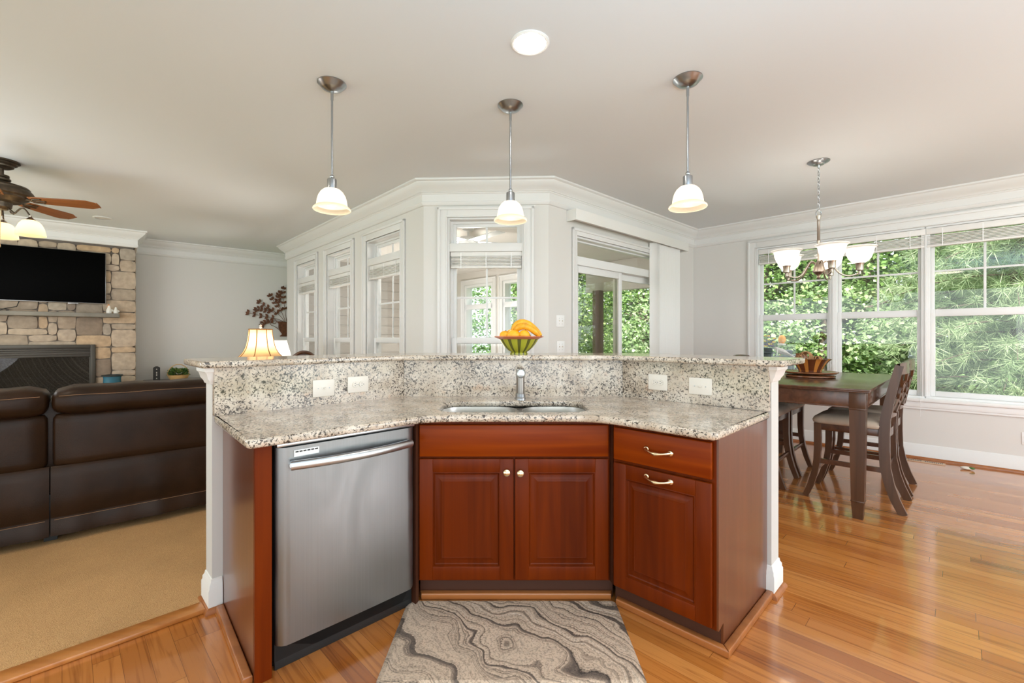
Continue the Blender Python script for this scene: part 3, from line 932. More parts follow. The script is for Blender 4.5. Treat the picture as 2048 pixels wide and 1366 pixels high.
# stacked vanes, each slightly turned
for k in range(11):
    x = 1.86+k*0.062
    mb = MB()
    ang = math.radians(-24 if k > 1 else -62)
    X = Matrix.Translation((x, -0.06, 0)) @ Matrix.Rotation(ang, 4, 'Z')
    mb.loft([[(-0.044+0.088*i/6, 0.008*(1-((i-3)/3)**2), z) for i in range(7)]+[(-0.044+0.088*i/6, 0.008*(1-((i-3)/3)**2)-0.0012, z) for i in range(6, -1, -1)] for z in (0.03, 2.46)], X=X)
    mb.build('vane', 'vblind', t)

# ------------------------------------------------------------------ porch and sunroom beyond the windows
S_(MB().prism([pq(3.75, 5.6), pq(4.95, 4.35), pq(9.35, 4.2), pq(9.35, 2.8), pq(13.0, 2.8), pq(13.0, 6.6), pq(8.5, 6.6), pq(8.5, 11.2), pq(3.75, 11.2)], -0.15, -0.03).build('floor_porch', 'deck', smooth=0))
S_(MB().prism([pq(3.78, 5.6), pq(4.95, 4.38), pq(9.75, 4.2), pq(9.75, 6.9), pq(8.6, 6.9), pq(8.6, 11.1), pq(3.78, 11.1)], 2.62, 2.76).build('ceiling_porch', 'soffit', smooth=0))
PF = Matrix.Rotation(-PI/4, 4, 'Z')   # x = (X-Y)/sqrt2 = -q/sqrt2 ; y = p/sqrt2
S_(MB().box(-6.9/R2, -4.2/R2, 9.6/R2, 9.78/R2, 2.10, 2.62, 0.01).build('beam_porch', 'soffit', None, PF))
mb = MB()
SW0, SW1 = -11.1/R2, -7.0/R2
ys = 8.4/R2
wins = [(-7.33, -6.47), (-6.18, -5.35)]
cur = SW0
for a, b in wins:
    mb.box(cur, a, ys, ys+0.16, -0.1, 2.62)
    mb.box(a, b, ys, ys+0.16, -0.1, 0.55); mb.box(a, b, ys, ys+0.16, 2.36, 2.62)
    cur = b
mb.box(cur, SW1, ys, ys+0.16, -0.1, 2.62)
S_(mb.build('wall_sunroom', 'soffit', None, PF, smooth=0))
for k, (a, b) in enumerate(wins):
    root = struct('window_%d' % (6+k), None, None, PF @ Matrix.Translation((0, ys, 0)))
    mb = MB(); casing(mb, a, b, 0.55, 2.36, 0.11); mb.box(a, b, 0, 0.14, 1.86, 1.96, 0.004); mb.build('casing', 'trim', root)
    mb = MB(); jamb(mb, a, b, 0.55, 2.36, 0, 0.16, 0.05); mb.build('frame', 'vinyl', root)
    MB().box(a+0.05, b-0.05, 0.10, 0.104, 0.6, 2.31).build('pane', 'glass', root, smooth=0)
t = thing('porch_post', 'brown square porch post seen through the sliding door', 'post', frame(1.52, 7.95, 45, -0.03))
MB().box(-0.07, 0.07, -0.07, 0.07, 0, 2.14, 0.006).build('shaft', 'porch_post', t)
MB().box(-0.085, 0.085, -0.085, 0.085, 0, 0.14, 0.006).build('base', 'porch_post', t)
# porch ceiling fan, glimpsed through the facing window's transom
t = thing('porch_fan', 'white ceiling fan on the porch seen through the top pane', 'ceiling fan', frame(-0.53, 5.45, 20, 2.62))
MB().lathe([(0.0, 0), (0.07, 0), (0.065, -0.04), (0.015, -0.05), (0.015, -0.12), (0.10, -0.13), (0.12, -0.16), (0.11, -0.22), (0.06, -0.24), (0, -0.24)], 24).build('motor', 'vinyl', t)
for k in range(5):
    MB().box(0.10, 0.66, -0.065, 0.065, -0.185, -0.175, 0.004, X=Matrix.Rotation(2*PI*k/5, 4, 'Z')).build('blade', 'vinyl', t)
MB().lathe([(0.05, -0.24), (0.10, -0.26), (0.11, -0.29), (0.07, -0.325), (0, -0.335)], 24).build('light_bowl', 'lens', t)
add_light('porch_fan_light', 'POINT', (-0.53, 5.45, 2.16), 8, (1.0, 0.96, 0.9), 0.1)

S_(MB().box(-60, 60, -20, 90, -2.4, -2.0).build('ground', 'lawn', smooth=0))

# deck railing with charcoal post caps outside the dining window
def rail_post(p, q, label):
    x, y = pq(p, q)
    t = thing('railing_post', label, 'railing post', frame(x, y, 45, -0.03), 'deck railing posts')
    MB().box(-0.05, 0.05, -0.05, 0.05, 0, 1.07, 0.005).build('shaft', 'cap', t)
    MB().lathe([(0.0, 1.115), (0.060, 1.112), (0.078, 1.10), (0.078, 1.085), (0.062, 1.075), (0.062, 1.03), (0.0, 1.03)], 20).build('cap', 'cap', t)
rail_post(10.2, 2.80, 'charcoal capped railing post under the purple and yellow flowers')
rail_post(11.64, 2.80, 'charcoal capped railing post behind the dove')
t = thing('deck_railing', 'charcoal deck railing with thin balusters outside the window', 'railing', PF @ Matrix.Translation((-2.8/R2, 0, -0.03)))
MB().box(-0.03, 0.03, 9.4/R2, 10.12/R2, 0.99, 1.03, 0.004).box(-0.03, 0.03, 10.28/R2, 11.56/R2, 0.99, 1.03, 0.004).box(-0.03, 0.03, 11.72/R2, 12.9/R2, 0.99, 1.03, 0.004).build('top_rail', 'cap', t)
MB().box(-0.02, 0.02, 9.4/R2, 10.12/R2, 0.10, 0.14).box(-0.02, 0.02, 10.28/R2, 11.56/R2, 0.10, 0.14).box(-0.02, 0.02, 11.72/R2, 12.9/R2, 0.10, 0.14).build('bottom_rail', 'cap', t)
for k in range(17):
    y = 9.55/R2+k*0.145
    if min(abs(y-10.2/R2), abs(y-11.64/R2)) < 0.07: continue
    MB().tube([(0, y, 0.12), (0, y, 1.0)], 0.008, 6).build('baluster', 'cap', t)

# ------------------------------------------------------------------ the bar: slab, splashback, worktop
LF, RF, CF = frame(0, 0, 45), frame(0, 0, -45), frame(0, 0, 0)

def inv_rot(pts, deg):
    return pts

def fillet(pts, i, r, n=6):
    """round vertex i of a plan outline"""
    p0, p1, p2 = [Vector(pts[k % len(pts)]) for k in (i-1, i, i+1)]
    a = (p0-p1).normalized(); b = (p2-p1).normalized()
    half = math.acos(max(-1, min(1, a.dot(b))))/2
    t = r/math.tan(half)
    s, e = p1+a*t, p1+b*t
    out = []
    for k in range(n+1):
        u = k/n
        out.append(tuple((1-u)**2*s+2*u*(1-u)*p1+u*u*e))
    return out

front = offs(2.397, 2.738, 2.385, 0.438, -0.588)
back = offs(2.843, 3.185, 2.825, 0.440, -0.592)
o = [tuple(p) for p in front+back[::-1]]
sl = []
for i in range(len(o)):
    sl += fillet(o, i, {0: 0.02, 3: 0.02, 4: 0.03, 7: 0.03}.get(i, 0.12), 5)
t = curve_slab('bar_top', [sl], 1.137, 1.168, 0.010, 'granite2')
tag(t, 'raised speckled granite bar top with bent plan, above the splashback', 'bar top')

t = thing('splashback', 'upright speckled granite splashback between worktop and bar top', 'splashback')
sf = offs(2.4375, 2.78, 2.449, 0.496, -0.668)
sb = offs(2.472, 2.807, 2.472, 0.496, -0.668)
zz = (0.914, 1.1365)
for nm, i in (('granite_panel', 0), ('granite_panel', 1), ('granite_panel', 2)):
    g = 0.0006
    a, b = Vector(sf[i]), Vector(sf[i+1]); d = (b-a).normalized()*g
    MB().prism([tuple(a+d), tuple(b-d), tuple(Vector(sb[i+1])-d), tuple(Vector(sb[i])+d)], zz[0], zz[1]).build(nm, 'granite', t, smooth=0)

wf = [(-0.93, 1.578), (1.757*-R2+2.10, 2.10), (1.769*R2-2.10, 2.10), (0.772, 1.702)]
wbk = [(-1.378, 2.080), (-0.69, 2.806), (0.69, 2.806), (1.254, 2.192)]
o = wf+wbk[::-1]
wk = []
for i in range(len(o)):
    wk += fillet(o, i, {0: 0.03, 1: 0.30, 2: 0.30, 3: 0.04}.get(i, 0.004), 10 if i in (1, 2) else 5)
def sink_hole(x0, x1, y0, y1, grow=0.0):
    g = grow
    pts = []
    pts += arc(x1-0.13, y0+0.10, 0.10+g, -90, 0, 8)[:-1]
    pts = [(p[0]+0.03, p[1]) for p in pts]
    return rrect(x0-g, x1+g, y0-g, y1+g, 0.115+g, 10)
SX0, SX1, SY0, SY1 = -0.372, 0.388, 2.192, 2.572
hole = sink_hole(SX0, SX1, SY0, SY1)
t = curve_slab('worktop', [wk, hole], 0.880, 0.914, 0.012, 'granite2')
tag(t, 'lower speckled granite worktop with the sink cut-out', 'worktop')

# double sink hung under the worktop
t = thing('sink', 'undermounted double-bowl stainless sink', 'sink', frame(0.008, 2.375, 0))
def bowl(x0, x1):
    y0, y1 = SY0-2.375+0.001, SY1-2.375+0.012
    rings = []
    for (ins, z, r) in ((-0.003, 0.8795, 0.115), (0.0, 0.8792, 0.115), (0.004, 0.85, 0.11), (0.014, 0.72, 0.10), (0.04, 0.690, 0.08), (0.09, 0.684, 0.05)):
        rings.append([(p[0], p[1], z) for p in rrect(x0+max(ins, -0.008), x1-max(ins, -0.008), y0+ins, y1-ins, min(r, (x1-x0)/2-0.01), 8)])
    mb = MB(); mb.loft(rings, True, False)
    c = rings[-1]
    mb.quads(c, [list(range(len(c)))])
    return mb
b1 = bowl(SX0-0.008-0.012, 0.018); b2 = bowl(0.050, SX1-0.008+0.012)
b1.build('bowl', 'steel_sink', t); b2.build('bowl', 'steel_sink', t)
MB().box(0.008, 0.058, SY0-2.375-0.01, SY1-2.375+0.01, 0.862, 0.8735, 0.005).build('divider', 'steel_sink', t)
for x in (-0.18, 0.21):
    MB().lathe([(0.0, 0.6855), (0.026, 0.6855), (0.042, 0.688), (0.044, 0.685)], 20, X=Matrix.Translation((x, 0.0, 0))).build('drain', 'chrome', t)

t = thing('faucet', 'brushed nickel kitchen tap standing behind the sink', 'tap', frame(0.05, 2.66, 0, 0.914))
MB().lathe([(0.0, 0), (0.034, 0), (0.034, 0.006), (0.029, 0.012), (0.029, 0.030), (0.026, 0.034), (0.0, 0.034)], 28).build('base', 'nickel', t)
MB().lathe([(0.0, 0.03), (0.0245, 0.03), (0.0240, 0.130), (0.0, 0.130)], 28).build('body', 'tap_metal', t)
MB().lathe([(0.0, 0.128), (0.0265, 0.128), (0.0265, 0.162), (0.022, 0.178), (0.012, 0.185), (0.0, 0.187)], 28).build('head', 'nickel', t)
MB().lathe([(0.0, -0.05), (0.024, -0.05), (0.0245, 0.06), (0.0265, 0.066), (0.0265, 0.076), (0.021, 0.086), (0.010, 0.090), (0.0, 0.091)], 28, X=Matrix.Translation((0, -0.03, 0.150)) @ Matrix.Rotation(math.radians(84), 4, 'X')).build('spout', 'chrome', t)

# sockets and switches set sideways in the splashback
def plate(mw, kind, label, group=None, w=0.116, h=0.072):
    nm = 'power_socket' if kind == 'socket' else 'light_switch'
    t = thing(nm, label, 'socket' if kind == 'socket' else 'switch', mw, group)
    mb = MB(); mb.box(-w/2, w/2, -0.006, 0.0, -h/2, h/2, 0.004, 3)
    mb.build('cover_plate', 'plate', t)
    if kind == 'socket':
        for sx in (-0.020, 0.020):
            r = MB().lathe([(0.0165, 0.0), (0.0165, 0.004), (0.0155, 0.0052), (0, 0.0052)], 24, X=Matrix.Translation((sx, -0.0055, 0)) @ Matrix.Rotation(PI/2, 4, 'X')).build('receptacle', 'plate', t)
            mb = MB()
            for q in (-0.0065, 0.0065):
                mb.box(sx-0.005, sx+0.003, -0.0112, -0.0104, q-0.0012, q+0.0012)
            mb.lathe([(0.0026, 0), (0.0026, 0.0006), (0, 0.0006)], 10, X=Matrix.Translation((sx+0.0095, -0.0104, 0)) @ Matrix.Rotation(PI/2, 4, 'X'))
            mb.build('slot', 'plate_dark', r)
        MB().lathe([(0.003, 0), (0.003, 0.001), (0, 0.0016)], 12, X=Matrix.Translation((0, -0.006, 0)) @ Matrix.Rotation(PI/2, 4, 'X')).build('screw', 'nickel', t)
    else:
        MB().box(-0.012, 0.012, -0.0075, -0.005, -0.0055, 0.0055, 0.001).build('surround', 'plate', t)
        MB().box(-0.002, 0.008, -0.017, -0.006, -0.0042, 0.0042, 0.0015).build('toggle', 'plate', t)
        for sx in (-0.030, 0.030):
            MB().lathe([(0.003, 0), (0.003, 0.001), (0, 0.0016)], 12, X=Matrix.Translation((sx, -0.006, 0)) @ Matrix.Rotation(PI/2, 4, 'X')).build('screw', 'nickel', t)
    return t
plate(LF @ Matrix.Translation((0.998, 2.4375, 1.004)), 'switch', 'ivory toggle switch in the splashback above the dishwasher', w=0.118, h=0.092)
plate(LF @ Matrix.Translation((1.194, 2.4375, 1.010)), 'socket', 'ivory double socket in the splashback to the left of the sink', w=0.125, h=0.092)
plate(RF @ Matrix.Translation((-1.249, 2.449, 1.017)), 'socket', 'ivory double socket in the splashback to the right of the sink', w=0.118, h=0.092)
plate(RF @ Matrix.Translation((-1.003, 2.449, 1.012)), 'switch', 'ivory toggle switch in the splashback above the drawer cabinet', w=0.125, h=0.092)

# ------------------------------------------------------------------ base cabinets and dishwasher
def raised_panel(root, x0, x1, z0, z1, y, knob=None, pull=False, name='door'):
    """frame-and-raised-panel door, front face at y"""
    w = 0.066
    mb = MB()
    th = 0.02
    for (a, b, c, d) in ((x0, x0+w, z0, z1), (x1-w, x1, z0, z1)):
        mb.box(a, b, y, y+th, c, d, 0.004, 3)
    mb.box(x0+w-0.002, x1-w+0.002, y+0.0004, y+th, z1-w, z1, 0.004, 3); mb.box(x0+w-0.002, x1-w+0.002, y+0.0004, y+th, z0, z0+w, 0.004, 3)
    d = mb.build(name, 'cherry_z', root)
    # sticking + raised field
    a0, a1, c0, c1 = x0+w, x1-w, z0+w, z1-w
    mb = MB()
    prof = [(0.0, 0.001), (0.004, 0.0005), (0.009, 0.009), (0.014, 0.011), (0.022, 0.010), (0.040, 0.003), (0.044, 0.001), (0.047, 0.0016)]
    rings = [[(a0+i-0.002, y+dy, c0+i-0.002), (a1-i+0.002, y+dy, c0+i-0.002), (a1-i+0.002, y+dy, c1-i+0.002), (a0+i-0.002, y+dy, c1-i+0.002)] for i, dy in prof]
    mb.loft(rings, True, False)
    mb.quads(rings[-1], [[0, 1, 2, 3]])
    mb.build('raised_panel', 'cherry_p', d, smooth=25)
    if knob:
        MB().lathe([(0.0, 0.0), (0.009, 0.0), (0.006, 0.006), (0.006, 0.014), (0.013, 0.018), (0.0165, 0.023), (0.0165, 0.027), (0.012, 0.031), (0.0, 0.033)], 24, X=Matrix.Translation((knob[0], y, knob[1])) @ Matrix.Rotation(PI/2, 4, 'X')).build('knob', 'brass', d)
    if pull:
        pull_handle(d, pull[0], y, pull[1])
    return d

def pull_handle(parent, x, y, z):
    mb = MB()
    P = []
    Rr = []
    n = 24
    for i in range(n+1):
        u = i/n
        P.append((x-0.055+0.110*u, y-0.004-0.028*math.sin(PI*u)**0.55, z-0.007*math.sin(PI*u)))
        Rr.append(0.0050+0.0032*math.exp(-((u-0.5)/0.15)**2)+0.004*math.exp(-(min(u, 1-u)/0.06)**2))
    mb.tube(P, Rr, 14)
    for s in (-1, 1):
        mb.lathe([(0.0, 0), (0.0125, 0), (0.0135, 0.003), (0.0115, 0.007), (0.006, 0.010), (0, 0.011)], 20, X=Matrix.Translation((x+s*0.056, y, z)) @ Matrix.Rotation(PI/2, 4, 'X'))
    mb.build('handle', 'brass', parent)

# sink cabinet, facing the viewer
t = thing('sink_cabinet', 'cherry sink base cabinet with two raised-panel doors', 'cabinet', frame(0.01, 2.15, 0))
X0, X1 = -0.462, 0.462
mb = MB()
mb.box(X0, X0+0.02, 0.022, 0.55, 0.105, 0.878); mb.box(X1-0.02, X1, 0.022, 0.55, 0.105, 0.878); mb.box(X0, X1, 0.53, 0.55, 0.105, 0.68); mb.box(X0, X1, 0.03, 0.55, 0.105, 0.125)
mb.box(X0-0.012, X0+0.035, 0.021, 0.042, 0.105, 0.879); mb.box(X1-0.035, X1+0.012, 0.021, 0.042, 0.105, 0.879)
mb.box(X0+0.035, X1-0.035, 0.021, 0.036, 0.845, 0.879); mb.box(X0+0.035, X1-0.035, 0.021, 0.042, 0.685, 0.72); mb.box(X0+0.035, X1-0.035, 0.021, 0.042, 0.105, 0.14); mb.box(-0.02, 0.02, 0.021, 0.042, 0.14, 0.685)
mb.build('carcass', 'cherry_z', t)
MB().box(-0.454, 0.453, 0, 0.02, 0.706, 0.859, 0.005, 3).build('false_drawer_front', 'cherry_x', t)
raised_panel(t, -0.454, -0.003, 0.116, 0.696, 0.0, knob=(-0.035, 0.636))
raised_panel(t, 0.004, 0.453, 0.116, 0.696, 0.0, knob=(0.030, 0.633))
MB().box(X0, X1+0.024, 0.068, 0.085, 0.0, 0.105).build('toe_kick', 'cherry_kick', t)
MB().prism([(X0+0.012, 0.034), (X1+0.008, 0.034), (X1+0.022, 0.068), (X0-0.002, 0.068)], 0, 0.034, 0.007, 3, vertical_bev=False).build('shoe_moulding', 'shoe', t)

# drawer cabinet on the right wing
t = thing('drawer_cabinet', 'cherry base cabinet with a drawer above a pull-out door, at the dining end', 'cabinet', RF @ Matrix.Translation((-0.93, 1.825, 0)))
X0, X1 = -0.235, 0.238
mb = MB()
mb.box(X0, X0+0.018, 0.022, 0.62, 0.105, 0.878); mb.box(X0, X1-0.02, 0.60, 0.62, 0.105, 0.878); mb.box(X0, X1-0.02, 0.03, 0.62, 0.105, 0.125)
mb.box(X0, X0+0.025, 0.021, 0.042, 0.105, 0.879); mb.box(X1-0.028, X1, 0.021, 0.042, 0.105, 0.879)
mb.box(X0+0.025, X1-0.028, 0.021, 0.042, 0.845, 0.879); mb.box(X0+0.025, X1-0.028, 0.021, 0.042, 0.69, 0.72); mb.box(X0+0.025, X1-0.028, 0.021, 0.042, 0.105, 0.14)
mb.build('carcass', 'cherry_z', t)
mb = MB()
mb.loft([[(x, y, z) for (y, z) in ((0.0215, 0.105), (0.072, 0.118), (0.072, 0.0), (0.648, 0.0), (0.648, 0.879), (0.0215, 0.879))] for x in (X1-0.004, X1+0.008)])
mb.build('side_panel', 'cherry_side', t, smooth=0)
dr = MB().box(-0.225, 0.225, 0, 0.02, 0.708, 0.858, 0.005, 3).build('drawer', 'cherry_x', t)
pull_handle(dr, 0.0, 0.0, 0.785)
raised_panel(t, -0.225, 0.225, 0.116, 0.694, 0.0, pull=(0.0, 0.663))
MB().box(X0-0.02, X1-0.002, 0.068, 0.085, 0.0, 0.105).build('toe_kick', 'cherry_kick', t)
MB().prism([(X0+0.0, 0.040), (X1+0.040, 0.040), (X1+0.008, 0.072), (X0-0.013, 0.072)], 0, 0.034, 0.007, 3, vertical_bev=False).prism([(X1+0.008, 0.072), (X1+0.040, 0.040), (X1+0.040, 0.640), (X1+0.008, 0.640)], 0, 0.034, 0.007, 3, vertical_bev=False).build('shoe_moulding', 'shoe', t)

# end panel beside the dishwasher
t = thing('end_panel', 'cherry end panel with face strip between dishwasher and bar wall', 'cabinet panel')
def LP(a, b): return Lw(a, b)
panel_m = MB().prism([LP(0.499, 1.846), LP(0.518, 1.846), LP(0.557, 2.472), LP(0.538, 2.472)], 0, 0.879)
panel_m.build('side_panel', 'cherry_side', t, smooth=0)
MB().prism([LP(0.498, 1.827), LP(0.556, 1.827), LP(0.556, 1.846), LP(0.4995, 1.846)], 0, 0.879, 0.001).build('face_strip', 'cherry_z', t, smooth=0)
MB().prism([LP(0.464, 1.85), LP(0.497, 1.85), LP(0.536, 2.44), LP(0.503, 2.44)], 0, 0.034, 0.008, 3, vertical_bev=False).build('shoe_moulding', 'shoe', t)
t = thing('filler_strip', 'dark cherry filler strip between dishwasher and sink cabinet', 'cabinet panel')
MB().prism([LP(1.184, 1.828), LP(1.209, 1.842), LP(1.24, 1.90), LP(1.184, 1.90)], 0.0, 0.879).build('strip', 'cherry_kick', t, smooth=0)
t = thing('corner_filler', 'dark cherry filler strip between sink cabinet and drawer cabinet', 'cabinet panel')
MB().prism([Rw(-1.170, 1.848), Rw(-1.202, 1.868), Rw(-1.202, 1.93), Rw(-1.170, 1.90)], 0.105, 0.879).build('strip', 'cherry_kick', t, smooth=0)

# dishwasher
t = thing('dishwasher', 'stainless steel dishwasher with curved bar handle', 'dishwasher', LF @ Matrix.Translation((0.875, 1.813, 0)))
hw = 0.302
MB().box(-hw, hw, 0.045, 0.60, 0.03, 0.874, 0.003).box(-0.302, 0.306, 0.08, 0.10, 0.0, 0.1).build('tub', 'black', t)
mb = MB()
n = 40
prof = []
for i in range(n+1):
    u = -1+2*i/n
    x = hw*u
    e = max(0.0, (abs(u)-0.88)/0.12)
    prof.append((x, 0.004*u*u+0.026*e**2.0))
outline = prof+[(hw, 0.045), (-hw, 0.045)]
mb.prism(outline, 0.104, 0.856)
d = mb.build('door', 'steel', t, smooth=40)
MB().box(-hw, hw, 0.012, 0.045, 0.858, 0.874, 0.004).build('control_edge', 'chrome', t)
P = []; Rr = []
for i in range(25):
    u = -1+2*i/24
    P.append((0.262*u, -0.016-0.036*(1-u*u), 0.79+0.012*0))
    Rr.append(0.0185)
MB().tube(P, Rr, 14, sq=None).build('handle', 'chrome', d)
for s in (-1, 1):
    MB().tube([(s*0.248, 0.004, 0.79), (s*0.254, -0.018, 0.79)], 0.013, 14).build('handle_mount', 'chrome', d)
fr = MB(); bar4(fr, -0.245, -0.150, 0.817, 0.842, -0.0005, 0.006, 0.002, bev=0.0); fr.build('vent_frame', 'chrome', d)
v = MB().box(-0.243, -0.152, -0.0002, 0.006, 0.819, 0.840).build('vent', 'white_plate', d)
mb = MB()
for k in range(6):
    mb.box(-0.240+k*0.0148, -0.2285+k*0.0148, -0.0012, 0.002, 0.833, 0.838)
mb.build('vent_slot', 'black', v)
MB().box(-0.300, 0.305, 0.045, 0.06, 0.0, 0.105, 0.002).build('toe_panel', 'black', t)

# cushioned mat
t = thing('kitchen_mat', 'grey and cream agate-print mat on the floor before the sink', 'mat', frame(-0.002, 1.908, 0))
mb = MB()
out = rrect(-0.500, 0.500, -0.270, 0.270, 0.03, 6)
rings = []
for ins, z in ((0.0, 0.0), (0.0, 0.003), (0.012, 0.010), (0.022, 0.013)):
    rings.append([(p[0]*(1-ins/0.5), p[1]*(1-ins/0.27), z) for p in out])
mb.loft(rings, True, False); mb.quads(rings[-1], [list(range(len(out)))])
mb.build('cushion_top', 'agate', t)

# ------------------------------------------------------------------ fruit bowl on the bar
BZ = 1.168
t = thing('fruit_bowl', 'green striped ceramic bowl with a coral rim on the bar', 'bowl', frame(0.045, 2.95, 0, BZ))
outer = [(0.058, 0), (0.058, 0.008), (0.052, 0.014), (0.068, 0.024), (0.092, 0.046), (0.112, 0.072), (0.124, 0.092), (0.130, 0.099)]
inner = [(0.124, 0.099), (0.105, 0.073), (0.085, 0.047), (0.06, 0.03), (0.0, 0.024)]
MB().lathe([(0.0, 0.001)]+outer+inner, 48).build('bowl_body', 'bowl_green', t)
MB().lathe([(0.127, 0.0985), (0.161, 0.113), (0.162, 0.1165), (0.158, 0.117), (0.121, 0.1025), (0.121, 0.0985)], 48, cap=False).build('rim', 'bowl_lip', t)
def fruit(name, label, cat, x, y, z, r, stretch=1.0, tip=False, rot=0, group='fruit in the striped bowl'):
    t = thing(name, label, cat, frame(0.045+x, 2.95+y, rot, BZ+z), group)
    def fn(d):
        k = 1.0
        if tip: k += 0.22*max(0, abs(d.x)-0.82)/0.18*0.6
        return k*(1-0.02*math.exp(-((1-d.z)/0.05)))
    MB().ball((0, 0, 0), (r*stretch, r, r*0.97), 24, 16, fn=fn).build('peel', 'orange', t)
    if not tip:
        MB().lathe([(0, 0.0), (0.004, 0), (0.003, 0.003), (0, 0.003)], 8, X=Matrix.Translation((0.2*r, -0.3*r, r*0.9))).build('stem_scar', 'banana_tip', t)
fruit('lemon', 'pointed yellow-orange lemon at the front of the striped bowl', 'lemon', -0.034, -0.056, 0.122, 0.038, 1.15, True, -8)
fruit('orange', 'round orange at the front of the bowl, under the bananas', 'orange', 0.034, -0.066, 0.124, 0.036)
fruit('orange', 'orange at the outer left of the striped bowl', 'orange', -0.092, -0.02, 0.120, 0.035)
fruit('orange', 'orange at the back of the striped bowl behind the lemon', 'orange', -0.05, 0.045, 0.128, 0.038)
fruit('orange', 'orange at the back of the bowl under the bananas', 'orange', 0.045, 0.05, 0.112, 0.037)
def banana(label, pts, r=0.017):
    t = thing('banana', label, 'banana', frame(0.045, 2.95, 0, BZ), 'bananas in the striped bowl')
    P = []
    for i in range(17):
        u = i/16
        a, b, c, d = [Vector(p) for p in pts]
        P.append((1-u)**3*a+3*u*(1-u)**2*b+3*u*u*(1-u)*c+u**3*d)
    rr = [r*min(1, 0.32+0.9*math.sin(PI*min(max(i/16*0.94+0.04, 0), 1))**0.5) for i in range(17)]
    MB().tube(P, rr, 10).build('peel', 'banana', t, smooth=50)
    MB().tube([P[0]+(P[0]-P[1])*0.75, P[0]+(P[0]-P[1])*0.1, P[0]-(P[0]-P[1])*0.3], [0.005, 0.006, 0.007], 8).build('stem', 'banana_tip', t)
    MB().tube([P[-1]+(P[-1]-P[-2])*0.3, P[-1]-(P[-1]-P[-2])*0.2], [0.004, 0.006], 8).build('tip', 'banana_tip', t)
banana('topmost banana arching over the fruit bowl', [(-0.040, -0.015, 0.150), (-0.01, -0.035, 0.240), (0.07, -0.03, 0.215), (0.125, -0.030, 0.130)], 0.022)
banana('front banana curving down over the round orange', [(-0.022, -0.045, 0.152), (0.01, -0.078, 0.200), (0.075, -0.080, 0.182), (0.128, -0.050, 0.118)], 0.020)
banana('rear banana of the bunch in the striped bowl', [(-0.03, 0.02, 0.155), (0.01, 0.03, 0.220), (0.08, 0.03, 0.205), (0.145, 0.01, 0.120)], 0.021)

# ------------------------------------------------------------------ pendants and downlights
def pendant(x, y, zb, label, first=[None]):
    """zb = bottom of the shade; built at its own origin on the ceiling, then copied"""
    if first[0] is None:
        t = thing('pendant_lamp', label, 'pendant lamp', frame(x, y, 0, H), 'pendant lamps over the bar')
        MB().lathe([(0.0, 0), (0.082, 0), (0.083, -0.004), (0.078, -0.008), (0.058, -0.030), (0.050, -0.034), (0.046, -0.036), (0.030, -0.044), (0.012, -0.048), (0.0, -0.049)], 40).build('canopy', 'nickel', t)
        L = zb-H
        MB().tube([(0, 0, -0.045), (0, 0, -0.10)], 0.0085, 12).build('stem_sleeve', 'nickel', t)
        MB().tube([(0, 0, -0.09), (0, 0, L+0.215)], 0.0065, 12).build('rod', 'nickel', t)
        MB().ball((0, 0, L+0.205), 0.0135, 16, 12).build('swivel_ball', 'nickel', t)
        MB().lathe([(0.0, L+0.192), (0.026, L+0.190), (0.0275, L+0.186), (0.0275, L+0.140), (0.031, L+0.138), (0.031, L+0.126), (0.0, L+0.126)], 28).build('socket', 'nickel', t)
        pr = [(0.029, L+0.131), (0.046, L+0.127), (0.063, L+0.112), (0.076, L+0.090), (0.0835, L+0.065), (0.0870, L+0.042), (0.0880, L+0.030), (0.097, L+0.023), (0.106, L+0.015), (0.1085, L+0.008), (0.105, L+0.003)]
        s = MB().lathe(pr, 40, cap=False).build('shade', 'alabaster', t)
        MB().lathe([(0.0, L+0.125), (0.012, L+0.12), (0.014, L+0.10), (0.026, L+0.075), (0.030, L+0.055), (0.026, L+0.034), (0.013, L+0.023), (0.0, L+0.020)], 20).build('bulb', 'bulb', t)
        first[0] = t
        return t
    return dup(first[0], frame(x, y, 0, H), label)
pendant(-1.08, 2.70, 2.036, 'nickel pendant with alabaster shade over the dishwasher end of the bar')
pendant(-0.01, 2.95, 2.036, 'nickel pendant with alabaster shade over the fruit bowl')
pendant(1.035, 2.65, 2.036, 'nickel pendant with alabaster shade over the dining end of the bar')

t = thing('downlight', 'lit round recessed downlight in the ceiling', 'downlight', frame(0.093, 2.325, 0, H))
MB().lathe([(0.082, -0.0005), (0.099, -0.0005), (0.100, -0.004), (0.092, -0.009), (0.082, -0.007)], 48, cap=False).build('trim_ring', 'white_plate', t)
MB().lathe([(0.0, -0.005), (0.083, -0.005), (0.083, -0.0015), (0.0, -0.0015)], 40).build('lens', 'lens', t)
t = thing('downlight', 'unlit recessed downlight in the ceiling near the fireplace', 'downlight', frame(-5.2, 5.72, 0, H))
MB().lathe([(0.078, -0.0005), (0.098, -0.0005), (0.099, -0.004), (0.090, -0.010), (0.078, -0.010)], 40, cap=False).build('trim_ring', 'white_plate', t)
MB().lathe([(0.0, -0.004), (0.079, -0.004), (0.079, -0.001), (0.0, -0.001)], 32).build('lens', 'plate', t)

